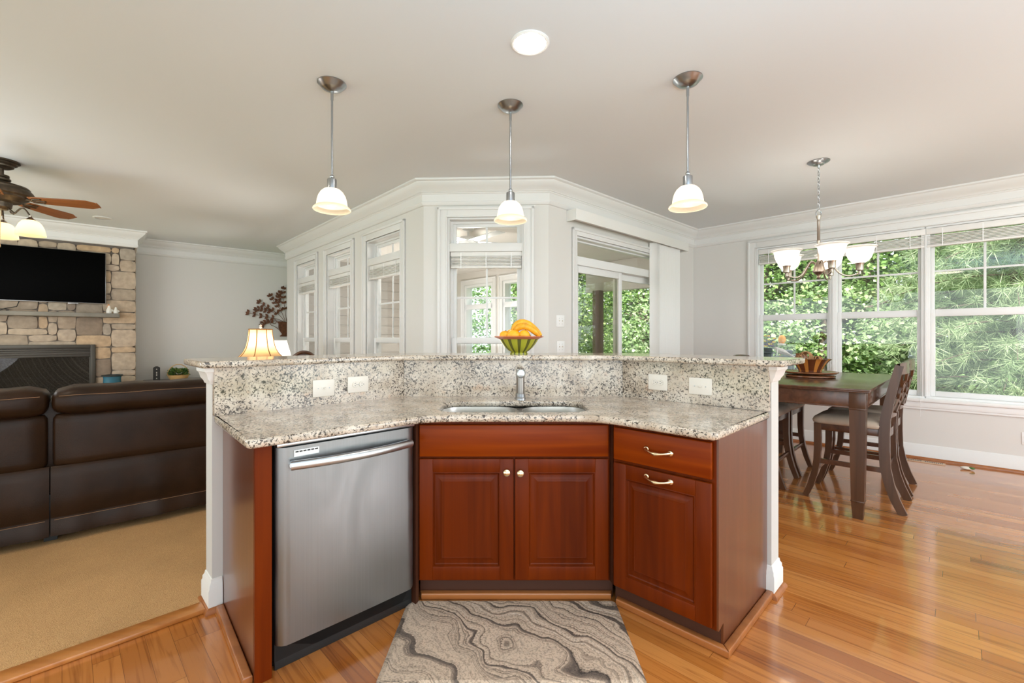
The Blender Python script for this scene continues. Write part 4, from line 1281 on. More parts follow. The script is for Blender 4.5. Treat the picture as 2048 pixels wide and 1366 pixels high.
# ------------------------------------------------------------------ ceiling fan
t = thing('ceiling_fan', 'bronze ceiling fan with wooden blades and lit glass shades', 'ceiling fan', frame(-4.395, 3.87, 0, H))
MB().lathe([(0.0, 0), (0.115, 0), (0.116, -0.012), (0.098, -0.018), (0.100, -0.028), (0.080, -0.040), (0.078, -0.052), (0.055, -0.066), (0.0, -0.068)], 40).build('canopy', 'fan_bronze', t)
MB().tube([(0, 0, -0.06), (0, 0, -0.17)], 0.018, 16).build('downrod', 'fan_bronze', t)
MB().lathe([(0.0, -0.125), (0.05, -0.125), (0.052, -0.14), (0.045, -0.148), (0.06, -0.155), (0.06, -0.168), (0.045, -0.18), (0.09, -0.192), (0.165, -0.215), (0.178, -0.228), (0.178, -0.240), (0.19, -0.25), (0.205, -0.275), (0.205, -0.292), (0.175, -0.302), (0.17, -0.315), (0.13, -0.338), (0.12, -0.35), (0.07, -0.36), (0.065, -0.40), (0.04, -0.42), (0, -0.42)], 48).build('motor_housing', 'fan_bronze', t)
for k in range(5):
    X = Matrix.Rotation(math.radians(21+72*k), 4, 'Z')
    Xt = X @ Matrix.Translation((0, 0, -0.318)) @ Matrix.Rotation(math.radians(-13), 4, 'X')
    pts = [(0.19, -0.050), (0.24, -0.056), (0.55, -0.074), (0.60, -0.072), (0.645, -0.050), (0.655, -0.042), (0.668, -0.046), (0.672, 0.0), (0.668, 0.046), (0.655, 0.042), (0.645, 0.050), (0.60, 0.072), (0.55, 0.074), (0.24, 0.056), (0.19, 0.050)]
    b = MB().prism(pts, -0.004, 0.004, 0.0015, 1, X=None).build('blade', 'fan_blade', t, smooth=20)
    b.matrix_parent_inverse = Matrix.Identity(4)
    b.matrix_local = Xt
    mb = MB()
    mb.tube([(0.14, 0, 0.006), (0.19, 0, -0.004), (0.22, 0.03, -0.008), (0.27, 0.035, -0.008)], [0.010, 0.009, 0.007, 0.006], 8)
    mb.tube([(0.19, 0, -0.004), (0.22, -0.03, -0.008), (0.27, -0.035, -0.008)], [0.009, 0.007, 0.006], 8)
    for q in ((0.27, 0.035), (0.27, -0.035), (0.29, 0.0)):
        mb.ball((q[0], q[1], -0.008), (0.012, 0.012, 0.005), 10, 6)
    mb.tube([(0.18, 0, -0.004), (0.29, 0, -0.008)], 0.006, 8)
    mb.build('blade_iron', 'fan_bronze', b)
for k in range(3):
    a = math.radians(15+120*k)
    X = Matrix.Rotation(a, 4, 'Z')
    mb = MB()
    P = []
    for i in range(26):
        u = i/25
        if u < 0.28:
            th = PI*1.4*(1-u/0.28); rr = 0.012+0.012*(u/0.28)
            P.append((0.085+rr*math.cos(th+PI/2+0.3), 0, -0.435+rr*math.sin(th+PI/2+0.3)))
        else:
            v = (u-0.28)/0.72
            P.append((0.088+0.125*v, 0, -0.440+0.052*math.sin(v*PI*1.45-0.5)*(0.6+0.4*v)))
    mb.tube(P, 0.0065, 8, X=X)
    mb.tube([(0.04, 0, -0.40), (0.07, 0, -0.425), (0.09, 0, -0.445)], 0.007, 8, X=X)
    arm = mb.build('lamp_arm', 'fan_bronze', t)
    e = X @ Vector((0.205, 0, -0.47))
    XX = Matrix.Translation(e)
    MB().lathe([(0.0, 0.012), (0.010, 0.010), (0.008, 0.0), (0.014, -0.008), (0.036, -0.030), (0.034, -0.034), (0, -0.034)], 24, X=XX).build('lamp_cup', 'bronze_nickel', arm)
    MB().lathe([(0.034, -0.030), (0.056, -0.042), (0.074, -0.068), (0.087, -0.102), (0.095, -0.140), (0.098, -0.165)], 32, X=XX, cap=False).build('lamp_shade', 'fan_glass', arm)
    MB().ball((e.x, e.y, e.z-0.10), (0.026, 0.026, 0.034), 16, 10).build('bulb', 'bulb_fan', arm)
MB().tube([(0.0, 0, -0.42), (0.002, -0.01, -0.72)], 0.0022, 6).ball((0.002, -0.01, -0.735), (0.006, 0.006, 0.016), 8, 6).build('pull_chain', 'brass', t)

# ------------------------------------------------------------------ stone fireplace
rng = random.Random(11)
t = thing('fireplace', 'floor-to-ceiling fieldstone fireplace with slate mantel and gas firebox', 'fireplace', TVF @ Matrix.Translation((-0.84, BY, 0)))
HX = 0.93                      # half width
FX, FZ0, FZ1 = 0.505, 0.50, 1.185
MB().box(-HX+0.025, HX-0.025, 0.03, 0.58, 0, H-0.005).build('chimney_breast', 'mortar', t, smooth=0)

def stone_block(mb, x0, x1, z0, z1, y0, y1):
    """one dressed stone: rough-edged rounded block"""
    b = bmesh.new()
    nx = max(2, int((x1-x0)/0.05)); nz = max(2, int((z1-z0)/0.05))
    grid = []
    ph = rng.random()*50
    for j in range(nz+1):
        row = []
        for i in range(nx+1):
            u, v = i/nx, j/nz
            ed = min(u*(x1-x0), (1-u)*(x1-x0), v*(z1-z0), (1-v)*(z1-z0))
            x = x0+(x1-x0)*u; z = z0+(z1-z0)*v
            on = i in (0, nx) or j in (0, nz)
            jx = rng.uniform(-0.004, 0.004) if on else rng.uniform(-0.008, 0.008)
            jz = rng.uniform(-0.004, 0.004) if on else rng.uniform(-0.008, 0.008)
            # corners pulled in
            if i in (0, nx) and j in (0, nz):
                x += (0.009 if i == 0 else -0.009); z += (0.009 if j == 0 else -0.009)
            y = y0+(0.011 if on else rng.uniform(-0.005, 0.004))
            row.append(b.verts.new((x+jx, y, z+jz)))
        grid.append(row)
    for j in range(nz):
        for i in range(nx):
            b.faces.new((grid[j][i], grid[j][i+1], grid[j+1][i+1], grid[j+1][i]))
    loop = [grid[0][i] for i in range(nx+1)]+[grid[j][nx] for j in range(1, nz+1)]+[grid[nz][i] for i in range(nx-1, -1, -1)]+[grid[j][0] for j in range(nz-1, 0, -1)]
    bk = [b.verts.new((w.co.x, y1, w.co.z)) for w in loop]
    for i in range(len(loop)):
        k = (i+1) % len(loop)
        b.faces.new((loop[k], loop[i], bk[i], bk[k]))
    bmesh.ops.recalc_face_normals(b, faces=b.faces[:])
    mb._merge(b)

# pack stones of mixed sizes on a coarse grid, leaving the firebox free
cell_x, cell_z = 0.085, 0.082
NX, NZ = int(2*HX/cell_x), int(2.6/cell_z)
cx = 2*HX/NX
used = [[False]*NZ for _ in range(NX)]
for i in range(NX):
    for j in range(NZ):
        x, z = -HX+(i+0.5)*cx, (j+0.5)*cell_z
        if abs(x) < FX and FZ0-0.02 < z < FZ1-0.01: used[i][j] = True
mb = MB()
sizes = [(5, 1), (4, 2), (3, 1), (2, 2), (4, 1), (3, 3), (5, 2), (3, 2), (2, 3), (3, 2), (4, 2)]
for j in range(NZ):
    for i in range(NX):
        if used[i][j]: continue
        opts = sizes[:]; rng.shuffle(opts)
        opts += [(3, 1), (2, 1), (1, 2), (1, 1)]
        for w, h in opts:
            if i+w > NX or j+h > NZ: continue
            if NX-(i+w) == 1: continue
            if any(used[i+a][j+c] for a in range(w) for c in range(h)): continue
            for a in range(w):
                for c in range(h): used[i+a][j+c] = True
            g = 0.0025
            stone_block(mb, -HX+i*cx+g, -HX+(i+w)*cx-g, j*cell_z+g, (j+h)*cell_z-g, rng.uniform(-0.012, 0.014), 0.06)
            break
mb.build('stone_facing', 'stone', t, smooth=45)
# returns of the breast
mb = MB()
for sx in (-1, 1):
    for k in range(20):
        z = 0.01+k*0.13
        mb.box(sx*HX-0.02*(sx > 0)-0.0*(sx < 0), sx*HX+0.02*(sx < 0), 0.06, 0.58, z, z+0.118, 0.012)
mb.build('side_stone', 'stone', t)
MB().box(-0.76, 0.755, -0.20, 0.05, 1.555, 1.61, 0.008).build('mantel_shelf', 'slate', t)
MB().box(-1.0, 1.0, -0.42, 0.02, 0.40, 0.455, 0.01).build('hearth_slab', 'slate', t)
mb = MB()
for k in range(9):
    stone_block(mb, -0.98+k*0.218+0.004, -0.98+(k+1)*0.218-0.004, 0.015, 0.20, -0.40, -0.33)
    stone_block(mb, -0.98+k*0.218+0.004, -0.98+(k+1)*0.218-0.004, 0.21, 0.398, -0.40, -0.33)
mb.box(-0.97, 0.97, -0.34, 0.02, 0, 0.40)
mb.build('hearth_base', 'stone', t)
fb = MB(); bar4(fb, -FX, FX, FZ0-0.03, FZ1, -0.025, 0.05, 0.052, 0.05, 0.05); fbo = fb.build('firebox_frame', 'firebox', t)
mb = MB()
for z, y in ((1.108, -0.004), (1.083, 0.002), (1.052, -0.006), (1.022, 0.004)):
    mb.box(-FX+0.05, FX-0.05, y, y+0.05, z, z+0.018, 0.003)
mb.box(-FX+0.05, -FX+0.064, -0.008, 0.04, 0.52, 1.02, 0.003); mb.box(FX-0.064, FX-0.05, -0.008, 0.04, 0.52, 1.02, 0.003)
mb.build('louver', 'firebox', fbo)
MB().box(-FX+0.06, FX-0.06, 0.030, 0.034, 0.52, 1.02).build('glass_front', glass_mat('fire_glass', (0.35, 0.36, 0.33), 1.5), fbo, smooth=0)
MB().box(-FX+0.05, FX-0.05, 0.30, 0.40, 0.46, 1.13).box(-FX+0.02, -FX+0.05, 0.04, 0.34, 0.46, 1.13).box(FX-0.05, FX-0.02, 0.04, 0.34, 0.46, 1.13).box(-FX+0.03, FX-0.03, 0.04, 0.34, 0.46, 0.50).box(-FX+0.03, FX-0.03, 0.05, 0.34, 1.13, 1.16).build('firebox_lining', 'fireglass', fbo)
for (p0, p1, r) in (((-0.36, 0.17, 0.56), (0.05, 0.14, 0.60), 0.045), ((-0.15, 0.12, 0.60), (0.33, 0.20, 0.57), 0.04), ((-0.12, 0.2, 0.62), (0.14, 0.1, 0.74), 0.032), ((0.02, 0.1, 0.70), (0.30, 0.2, 0.62), 0.03)):
    a, b = Vector(p0), Vector(p1)
    MB().tube([a+(b-a)*(i/7)+Vector((0, 0, 0.012*math.sin(i*2.1))) for i in range(8)], [r*(1+0.15*math.sin(i*1.7)) for i in range(8)], 10).build('fire_log', 'log', fbo)

t = thing('television', 'flat black television hung on the stone chimney breast', 'television', TVF @ Matrix.Translation((-0.842, BY-0.03, 2.091)))
MB().box(-0.615, 0.615, -0.035, 0.0, -0.351, 0.351, 0.006).build('casing', 'tv_edge', t)
MB().box(-0.609, 0.609, -0.0375, -0.030, -0.341, 0.346, 0.002).build('screen', 'tv', t)
MB().box(-0.2, 0.2, -0.005, 0.035, -0.15, 0.15).build('wall_mount', 'black', t)
MB().box(0.24, 0.34, -0.036, -0.015, -0.359, -0.349, 0.002).build('sensor_bar', 'tv_edge', t)
t = thing('television_cable', 'dark cable looping down from the television onto the mantel', 'cable', TVF @ Matrix.Translation((-0.842, BY-0.03, 1.61)))
MB().tube([(-0.43, 0.0, 0.14), (-0.40, -0.05, 0.09), (-0.37, -0.09, 0.02), (-0.43, -0.11, 0.006), (-0.58, -0.11, 0.006), (-0.64, -0.10, 0.012), (-0.55, -0.09, 0.03), (-0.42, -0.09, 0.012)], 0.006, 8).build('cable', 'black', t)
t = thing('television_cable', 'thin dark cable rising to the television, by a pale stone', 'cable', TVF @ Matrix.Translation((-0.842, BY-0.03, 1.61)))
MB().tube([(-0.36, -0.09, 0.005), (-0.30, -0.07, 0.035), (-0.22, -0.03, 0.06), (-0.20, 0.0, 0.14)], 0.005, 8).build('cable', 'black', t)

def hen(x, s, label, comb):
    t = thing('hen_figurine', label, 'figurine', TVF @ Matrix.Translation((-0.84+x, BY-0.10, 1.61)), 'figurines on the mantel')
    MB().lathe([(0.0, 0), (0.030*s, 0), (0.032*s, 0.01), (0.036*s, 0.03*s), (0.030*s, 0.06*s), (0.018*s, 0.085*s), (0.017*s, 0.10*s), (0.010*s, 0.118*s), (0, 0.122*s)], 16).ball((0.022*s, 0, 0.045*s), (0.03*s, 0.014*s, 0.022*s), 12, 8).build('body', 'cream', t)
    if comb:
        MB().ball((-0.004, 0, 0.126*s), (0.010*s, 0.004, 0.010*s), 8, 6).ball((-0.02*s, 0, 0.10*s), (0.010*s, 0.005, 0.005), 8, 6).build('comb', 'beak', t)
hen(0.645, 0.92, 'taller cream hen figurine with orange comb on the mantel', True)
hen(0.715, 0.78, 'shorter plain cream figurine at the mantel end', False)

t = thing('glazed_pot', 'blue glazed pot with a dark rim beside the firebox', 'pot', TVF @ Matrix.Translation((-0.84+0.68, BY-0.22, 0.455)))
MB().lathe([(0.0, 0), (0.075, 0), (0.09, 0.03), (0.098, 0.15), (0.092, 0.27), (0.098, 0.30), (0.088, 0.30), (0.083, 0.27), (0.08, 0.05), (0, 0.04)], 32).build('body', 'blue_glaze', t)
MB().lathe([(0.094, 0.296), (0.112, 0.302), (0.114, 0.314), (0.108, 0.320), (0.085, 0.318), (0.085, 0.298)], 32, cap=False).build('rim', 'green_pot', t)

# low chest against the wall, carrying the sign and the plant
t = thing('side_chest', 'dark low chest against the wall behind the sofa', 'chest', TVF @ Matrix.Translation((0.62, 8.74, 0)))
MB().box(-0.42, 0.42, -0.20, 0.20, 0.06, 0.60, 0.004).build('body', 'dark_wood_x', t)
MB().box(-0.44, 0.44, -0.22, 0.22, 0.60, 0.628, 0.005).build('top', 'dark_wood_x', t)
for sx in (-0.21, 0.21):
    d = MB().box(sx-0.195, sx+0.195, -0.216, -0.20, 0.10, 0.57, 0.004).build('door', 'dark_wood', t)
    MB().ball((sx*0.15, -0.226, 0.36), 0.014, 12, 8).build('knob', 'brass', d)
for sx in (-1, 1):
    for sy in (-1, 1):
        MB().box(sx*0.40-0.02, sx*0.40+0.02, sy*0.18-0.02, sy*0.18+0.02, 0, 0.06).build('foot', 'dark_wood', t)
t = thing('wooden_sign', 'narrow upright black sign with pointed top on the chest', 'sign', TVF @ Matrix.Translation((0.335, 8.72, 0.628)))
MB().loft([[(x, y, z) for (x, z) in ((-0.042, 0), (0.042, 0), (0.042, 0.195), (0.012, 0.215), (-0.012, 0.215), (-0.042, 0.195))] for y in (-0.011, 0.011)]).build('board', 'sign_black', t, smooth=0)
mb = MB()
for k, z in enumerate((0.026, 0.07, 0.092, 0.116, 0.165)):
    mb.loft([[(x, y, zz) for (x, zz) in ((-0.009, z), (0.009, z), (0.0, z+0.018))] for y in (-0.0125, -0.0105)])
mb.build('mark', 'cream', t, smooth=0)

def leaf_quad(vs, fs, c, d, up, ln, wd, bend=0.0):
    d = d.normalized(); s = d.cross(up)
    if s.length < 1e-4: s = Vector((1, 0, 0))
    s.normalize(); nrm = s.cross(d)
    n = len(vs)
    vs += [tuple(c), tuple(c+d*ln*0.5+s*wd*0.5+nrm*bend), tuple(c+d*ln-nrm*bend), tuple(c+d*ln*0.5-s*wd*0.5+nrm*bend)]
    fs.append((n, n+1, n+2, n+3))
t = thing('basket_plant', 'bushy green plant in a straw handled basket behind the sofa', 'plant', TVF @ Matrix.Translation((0.60, 8.70, 0.628)))
MB().lathe([(0.0, 0), (0.10, 0), (0.125, 0.03), (0.14, 0.075), (0.13, 0.075), (0.115, 0.03), (0, 0.02)], 28).build('basket', 'basket', t)
MB().tube([(0.135*math.cos(a), 0, 0.075+0.16*math.sin(a)) for a in [PI*i/18 for i in range(19)]], 0.006, 8).build('handle', 'basket', t)
vs, fs = [], []
r2 = random.Random(5)
for k in range(230):
    a = r2.uniform(0, 2*PI); e = r2.uniform(-0.1, 1.0)
    d = Vector((math.cos(a)*math.cos(e), math.sin(a)*math.cos(e), math.sin(e)))
    c = Vector((0, 0, 0.07))+Vector((d.x*0.12, d.y*0.10, d.z*0.10))*r2.uniform(0.5, 1.0)
    leaf_quad(vs, fs, c, d+Vector((0, 0, 0.2)), Vector((r2.uniform(-1, 1), r2.uniform(-1, 1), 1)), 0.055, 0.035, 0.004)
MB().quads(vs, fs).build('foliage', 'leaf_dark', t, smooth=0)

# rusty metal wall art: leafy branches in an urn
t = thing('metal_wall_art', 'rusty metal wall art of leafy branches in an urn', 'wall art', TVF @ Matrix.Translation((2.22, 8.985, 1.30)))
mb = MB()
up = [(0.0, 0.0), (0.11, 0.0), (0.115, 0.01), (0.075, 0.045), (0.095, 0.075), (0.125, 0.12), (0.135, 0.17), (0.135, 0.235), (0.15, 0.255), (0.165, 0.27), (0.0, 0.27)]
mb.loft([[(x, y, z) for (x, z) in up[1:-1]]+[(-x, y, z) for (x, z) in up[1:-1][::-1]] for y in (-0.012, 0.0)])
mb.build('urn', 'rust', t, smooth=0)
branches = [[(-0.04, 0.27), (-0.16, 0.36), (-0.33, 0.35), (-0.50, 0.41)], [(-0.03, 0.27), (-0.10, 0.45), (-0.26, 0.50), (-0.36, 0.60)], [(-0.02, 0.27), (-0.06, 0.50), (-0.17, 0.60), (-0.22, 0.72)], [(0.0, 0.27), (-0.02, 0.50), (-0.06, 0.72), (-0.05, 0.86)], [(-0.05, 0.27), (-0.20, 0.30), (-0.30, 0.28), (-0.33, 0.22)], [(-0.10, 0.42), (-0.22, 0.44), (-0.34, 0.50), (-0.40, 0.48)], [(-0.08, 0.5), (-0.12, 0.6), (-0.14, 0.7), (-0.10, 0.78)]]
stem, lf = MB(), MB()
r3 = random.Random(3)
for sgn in (1, -1):
    for bch in branches:
        P = []
        for i in range(13):
            u = i/12
            p = [(1-u)**3*bch[0][k]+3*u*(1-u)**2*bch[1][k]+3*u*u*(1-u)*bch[2][k]+u**3*bch[3][k] for k in (0, 1)]
            P.append((sgn*p[0]*1.2, -0.012, p[1]))
        stem.tube(P, 0.004, 6)
        for i in range(4, 13, 2):
            for side in ((1, -1) if i < 12 else (0, 1, -1)):
                d = Vector(P[i])-Vector(P[i-1]); a = math.atan2(d.z, d.x)+side*(0.75+r3.uniform(-0.15, 0.15))
                c = Vector(P[i]); ln = 0.070+r3.uniform(-0.006, 0.006); wd = 0.021
                ring = []
                for (u, w) in ((0.08, 0), (0.3, 0.8), (0.55, 1), (0.8, 0.6), (1, 0), (0.8, -0.6), (0.55, -1), (0.3, -0.8)):
                    ring.append((c.x+math.cos(a)*ln*u-math.sin(a)*wd*w, c.z+math.sin(a)*ln*u+math.cos(a)*wd*w))
                y = -0.020+r3.uniform(-0.004, 0.004)
                lf.loft([[(p[0], y, p[1]) for p in ring], [(p[0], y+0.002, p[1]) for p in ring]])
    sc = []
    for i in range(30):
        u = i/29
        th = -PI*0.5-u*PI*2.6; rr = 0.075*(1-u*0.75)
        sc.append((sgn*(-0.215+rr*math.cos(th)), -0.012, 0.265+rr*math.sin(th)))
    stem.tube([(sgn*-0.135, -0.012, 0.13), (sgn*-0.17, -0.012, 0.16)]+sc, 0.005, 6)
stem.build('stem', 'rust', t); lf.build('leaves', 'rust', t, smooth=0)

# ------------------------------------------------------------------ leather sofa, seen from behind
SF = frame(0, 0, 43)
sroot = thing('sofa', 'dark brown leather sofa seen from behind, on the carpet', 'sofa', SF @ Matrix.Translation((-0.19, 3.935, 0.014)))
def soft_box(mb, x0, x1, y0, y1, z0, z1, r, puff=0.0, seed=0, nx=16, nz=10, wr=0.0):
    """cushion: rounded box with gently wrinkled faces"""
    b = bmesh.new()
    bmesh.ops.create_cube(b, size=1.0)
    bmesh.ops.subdivide_edges(b, edges=b.edges[:], cuts=9, use_grid_fill=True)
    c = Vector(((x0+x1)/2, (y0+y1)/2, (z0+z1)/2)); h = Vector(((x1-x0)/2, (y1-y0)/2, (z1-z0)/2))
    rr = random.Random(seed); ph = [rr.uniform(0, 6) for _ in range(6)]
    for v in b.verts:
        q = Vector((v.co.x*2, v.co.y*2, v.co.z*2))
        p = Vector((q.x*h.x, q.y*h.y, q.z*h.z))
        k = Vector((max(-h.x+r, min(h.x-r, p.x)), max(-h.y+r, min(h.y-r, p.y)), max(-h.z+r, min(h.z-r, p.z))))
        d = p-k
        if d.length > 1e-6: p = k+d.normalized()*r*min(1.0, max(abs(d.x), abs(d.y), abs(d.z))/r)
        p.y += puff*(1-q.x*q.x)*(1-q.z*q.z)*(1 if q.y > 0 else -1)*abs(q.y)
        w = wr*(math.sin(p.x*19+ph[0]+2*math.sin(p.z*17+ph[1]))+0.6*math.sin(p.x*41+p.z*23+ph[2]))
        p.y += w; p.z += w*0.7*abs(q.z)
        v.co = c+p
    mb._merge(b)
    return mb
def section(x0, x1, seed):
    g = 0.010
    mb = MB(); soft_box(mb, x0+g, x1-g, 0.0, 0.24, 0.445, 0.80, 0.05, 0.006, seed, wr=0.0012); mb.build('back_panel', 'leather', sroot, smooth=60)
    mb = MB(); soft_box(mb, x0+g*0.5, x1-g*0.5, -0.035, 0.28, 0.775, 0.955, 0.075, 0.004, seed+1, wr=0.004)
    hd = mb.build('headrest', 'leather', sroot, smooth=60)
    # skirt flap below the back, with a hem
    n = 28
    rings = []
    rr = random.Random(seed+9)
    for (z, off) in ((0.47, 0.006), (0.455, -0.006), (0.40, -0.012), (0.28, -0.016), (0.165, -0.014), (0.155, -0.010), (0.145, -0.015), (0.05, -0.020), (0.045, -0.008), (0.05, 0.004), (0.2, 0.006), (0.44, 0.010)):
        ring = []
        for i in range(n+1):
            u = i/n
            amp = 0.006*(0.47-z)/0.42
            ring.append((x0+g*0.3+(x1-x0-g*0.6)*u, off+amp*math.sin(u*13+seed)+amp*0.7*math.sin(u*29+seed*2)+(0.010*((2*abs(u-0.5))**8)), z))
        rings.append(ring)
    MB().loft(rings, False, False).build('skirt', 'leather', sroot, smooth=60)
    mb = MB()
    mb.tube([(x0+g+0.01+(x1-x0-2*g-0.02)*i/14, -0.0195-0.0*i, 0.149) for i in range(15)], 0.0012, 5)
    mb.tube([(x0+g+0.03+(x1-x0-2*g-0.06)*i/14, -0.040, 0.905+0.002*math.sin(i)) for i in range(15)], 0.0014, 5)
    mb.build('stitching', 'thread', sroot)
    mb = MB(); soft_box(mb, x0+g, x1-g, 0.26, 0.92, 0.28, 0.50, 0.06, 0.0, seed+3); mb.build('seat_cushion', 'leather', sroot, smooth=60)
    mb = MB(); soft_box(mb, x0+g, x1-g, 0.20, 0.40, 0.48, 0.90, 0.08, 0.02, seed+4); mb.build('back_cushion', 'leather', sroot, smooth=60)
section(0.0, 0.985, 4)
section(-0.985, 0.0, 17)
section(-1.97, -0.985, 29)
mb = MB(); soft_box(mb, 0.985, 1.10, 0.04, 0.94, 0.06, 0.64, 0.07, 0.0, 51); mb.build('arm', 'leather', sroot, smooth=60)
mb = MB(); soft_box(mb, -2.18, -1.97, 0.04, 0.94, 0.06, 0.64, 0.07, 0.0, 52); mb.build('arm', 'leather', sroot, smooth=60)
MB().box(-1.96, 0.98, 0.02, 0.90, 0.05, 0.30, 0.01).build('base', 'black', sroot)
MB().box(-1.96, 0.98, 0.06, 0.22, 0.30, 0.86, 0.01).build('back_frame', 'leather', sroot)
for x in (-2.08, -0.98, 0.0, 1.04):
    for y in (0.10, 0.84):
        MB().box(x-0.03, x+0.03, y-0.03, y+0.03, 0.0, 0.07).build('foot', 'black', sroot)

# table lamps behind the bar
def side_table(mw, label, w=0.5, h=0.60):
    t = thing('side_table', label, 'table', mw)
    MB().box(-w/2, w/2, -w/2, w/2, h-0.03, h, 0.004).build('table_top', 'dark_wood_x', t)
    MB().box(-w/2+0.03, w/2-0.03, -w/2+0.03, w/2-0.03, h-0.12, h-0.03, 0.002).build('apron', 'dark_wood_x', t)
    for sx in (-1, 1):
        for sy in (-1, 1):
            MB().box(sx*(w/2-0.045)-0.02, sx*(w/2-0.045)+0.02, sy*(w/2-0.045)-0.02, sy*(w/2-0.045)+0.02, 0, h-0.03, 0.003).build('leg', 'dark_wood', t)
LX, LY = -2.335, 4.18
side_table(frame(LX, LY, 43, 0.014), 'dark side table at the end of the sofa, under the lit lamp', 0.46, 0.60)
t = thing('table_lamp', 'lit table lamp with flared cream panelled shade, behind the bar', 'lamp', frame(LX, LY, 12, 0.614))
MB().lathe([(0.0, 0), (0.085, 0), (0.09, 0.015), (0.05, 0.03), (0.035, 0.06), (0.07, 0.13), (0.085, 0.20), (0.06, 0.28), (0.025, 0.32), (0.018, 0.40), (0.0, 0.40)], 32).build('base', 'fan_bronze', t)
MB().tube([(0, 0, 0.39), (0, 0, 0.72)], 0.005, 8).build('rod', 'brass', t)
MB().lathe([(0, 0.745), (0.006, 0.748), (0.012, 0.757), (0.008, 0.768), (0.012, 0.778), (0.0, 0.788)], 16).build('finial', 'cream', t)
NS = 8
SH = [(0.098, 0.742), (0.099, 0.725), (0.103, 0.68), (0.112, 0.62), (0.127, 0.565), (0.152, 0.520), (0.178, 0.492), (0.196, 0.478)]
def scal(a, k): return 1.0-0.035*abs(math.sin(a*NS/2))
MB().lathe(SH, 64, cap=False, fn=scal).build('shade', 'silk', t, smooth=60)
mb = MB()
for k in range(NS):
    a = 2*PI*k/NS
    mb.tube([((r+0.001)*math.cos(a), (r+0.001)*math.sin(a), z) for r, z in SH], 0.0042, 6)
mb.tube([(0.099*math.cos(2*PI*i/48)*scal(2*PI*i/48, 0), 0.099*math.sin(2*PI*i/48)*scal(2*PI*i/48, 0), 0.740) for i in range(48)], 0.005, 6, closed=True)
mb.build('shade_trim', 'trimtape', t)
MB().ball((0, 0, 0.62), (0.032, 0.032, 0.045), 16, 12).build('bulb', plain('lamp_bulb', (1, 1, 1), 0.4, emit=(1.0, 0.80, 0.52), estr=60), t)
side_table(frame(-2.93, 5.62, 43, 0.014), 'dark side table under the white-shaded lamp near the three-window wall', 0.44, 0.60)
t = thing('table_lamp', 'white-shaded table lamp half hidden behind the cream lamp', 'lamp', frame(-2.93, 5.62, 0, 0.614))
MB().lathe([(0.0, 0), (0.07, 0), (0.075, 0.012), (0.03, 0.03), (0.05, 0.10), (0.06, 0.18), (0.03, 0.26), (0.012, 0.30), (0.012, 0.42), (0, 0.42)], 28).build('base', 'cream', t)
MB().lathe([(0.105, 0.63), (0.165, 0.40)], 40, cap=False).build('shade', 'white_shade', t)
MB().ball((0, 0, 0.50), (0.028, 0.028, 0.04), 14, 10).build('bulb', 'bulb_white', t)
# round-backed chair whose dark rail shows just over the bar
t = thing('desk_chair', 'dark curved chair back showing just above the bar beside the lamp', 'chair', frame(-2.30, 4.98, 30, 0.014))
mb = MB()
ring = []
for i in range(25):
    u = -1+2*i/24
    ring.append((0.125*u, 0.04*u*u, 1.105-0.075*u*u))
mb.tube(ring, 0.018, 10)
mb.build('top_rail', 'dark_wood_x', t)
MB().loft([[(0.12*u, 0.04*u*u+y, z) for u in [-1+2*i/12 for i in range(13)]] for (y, z) in ((0, 0.62), (0, 1.03))], False, False).loft([[(0.12*u, 0.04*u*u+0.015, 1.03+0.07*(1-u*u)*k) for u in [-1+2*i/12 for i in range(13)]] for k in (0, 1)], False, False).build('back_panel', 'dark_wood', t)
MB().box(-0.22, 0.22, -0.42, 0.02, 0.44, 0.50, 0.02).build('seat', 'leather', t)
for sx in (-1, 1):
    MB().tube([(sx*0.12, 0.03, 1.04), (sx*0.16, 0.02, 0.5), (sx*0.19, 0.04, 0.0)], 0.018, 8).build('leg', 'dark_wood', t)
    MB().tube([(sx*0.19, -0.38, 0.46), (sx*0.20, -0.40, 0.0)], 0.018, 8).build('leg', 'dark_wood', t)

# ------------------------------------------------------------------ dining corner
# chandelier
t = thing('chandelier', 'five-light nickel chandelier with opal glass cups over the dining table', 'chandelier', frame(2.65, 3.89, 0, H))
MB().lathe([(0.0, 0), (0.083, 0), (0.084, -0.006), (0.07, -0.016), (0.045, -0.024), (0.04, -0.032), (0.012, -0.038), (0.006, -0.055), (0, -0.055)], 36).build('canopy', 'nickel', t)
mb = MB()
nlk = 12
for k in range(nlk):
    zc = -0.062-0.0295*k-0.014
    pts = []
    for i in range(14):
        a = 2*PI*i/14
        u, w = 0.0085*math.cos(a), 0.019*math.sin(a)
        pts.append((u, 0, zc+w) if k % 2 else (0, u, zc+w))
    mb.tube(pts, 0.0026, 6, closed=True)
mb.build('chain', 'nickel', t)
MB().tube([(0.023*math.cos(2*PI*i/24), 0, -0.448+0.023*math.sin(2*PI*i/24)) for i in range(24)], 0.004, 8, closed=True).build('ring', 'nickel', t)
MB().lathe([(0, -0.462), (0.012, -0.465), (0.020, -0.470), (0.018, -0.482), (0.010, -0.505), (0.012, -0.512), (0.012, -0.522), (0.0115, -0.53), (0.0115, -0.68), (0.014, -0.684), (0.014, -0.69), (0.0095, -0.70), (0.0095, -0.86), (0.014, -0.862), (0.020, -0.875), (0.034, -0.905), (0.043, -0.94), (0.043, -0.955), (0.030, -0.972), (0.014, -0.982), (0.010, -0.992), (0.015, -1.003), (0.008, -1.014), (0, -1.016)], 28).build('stem', 'bronze_nickel', t)
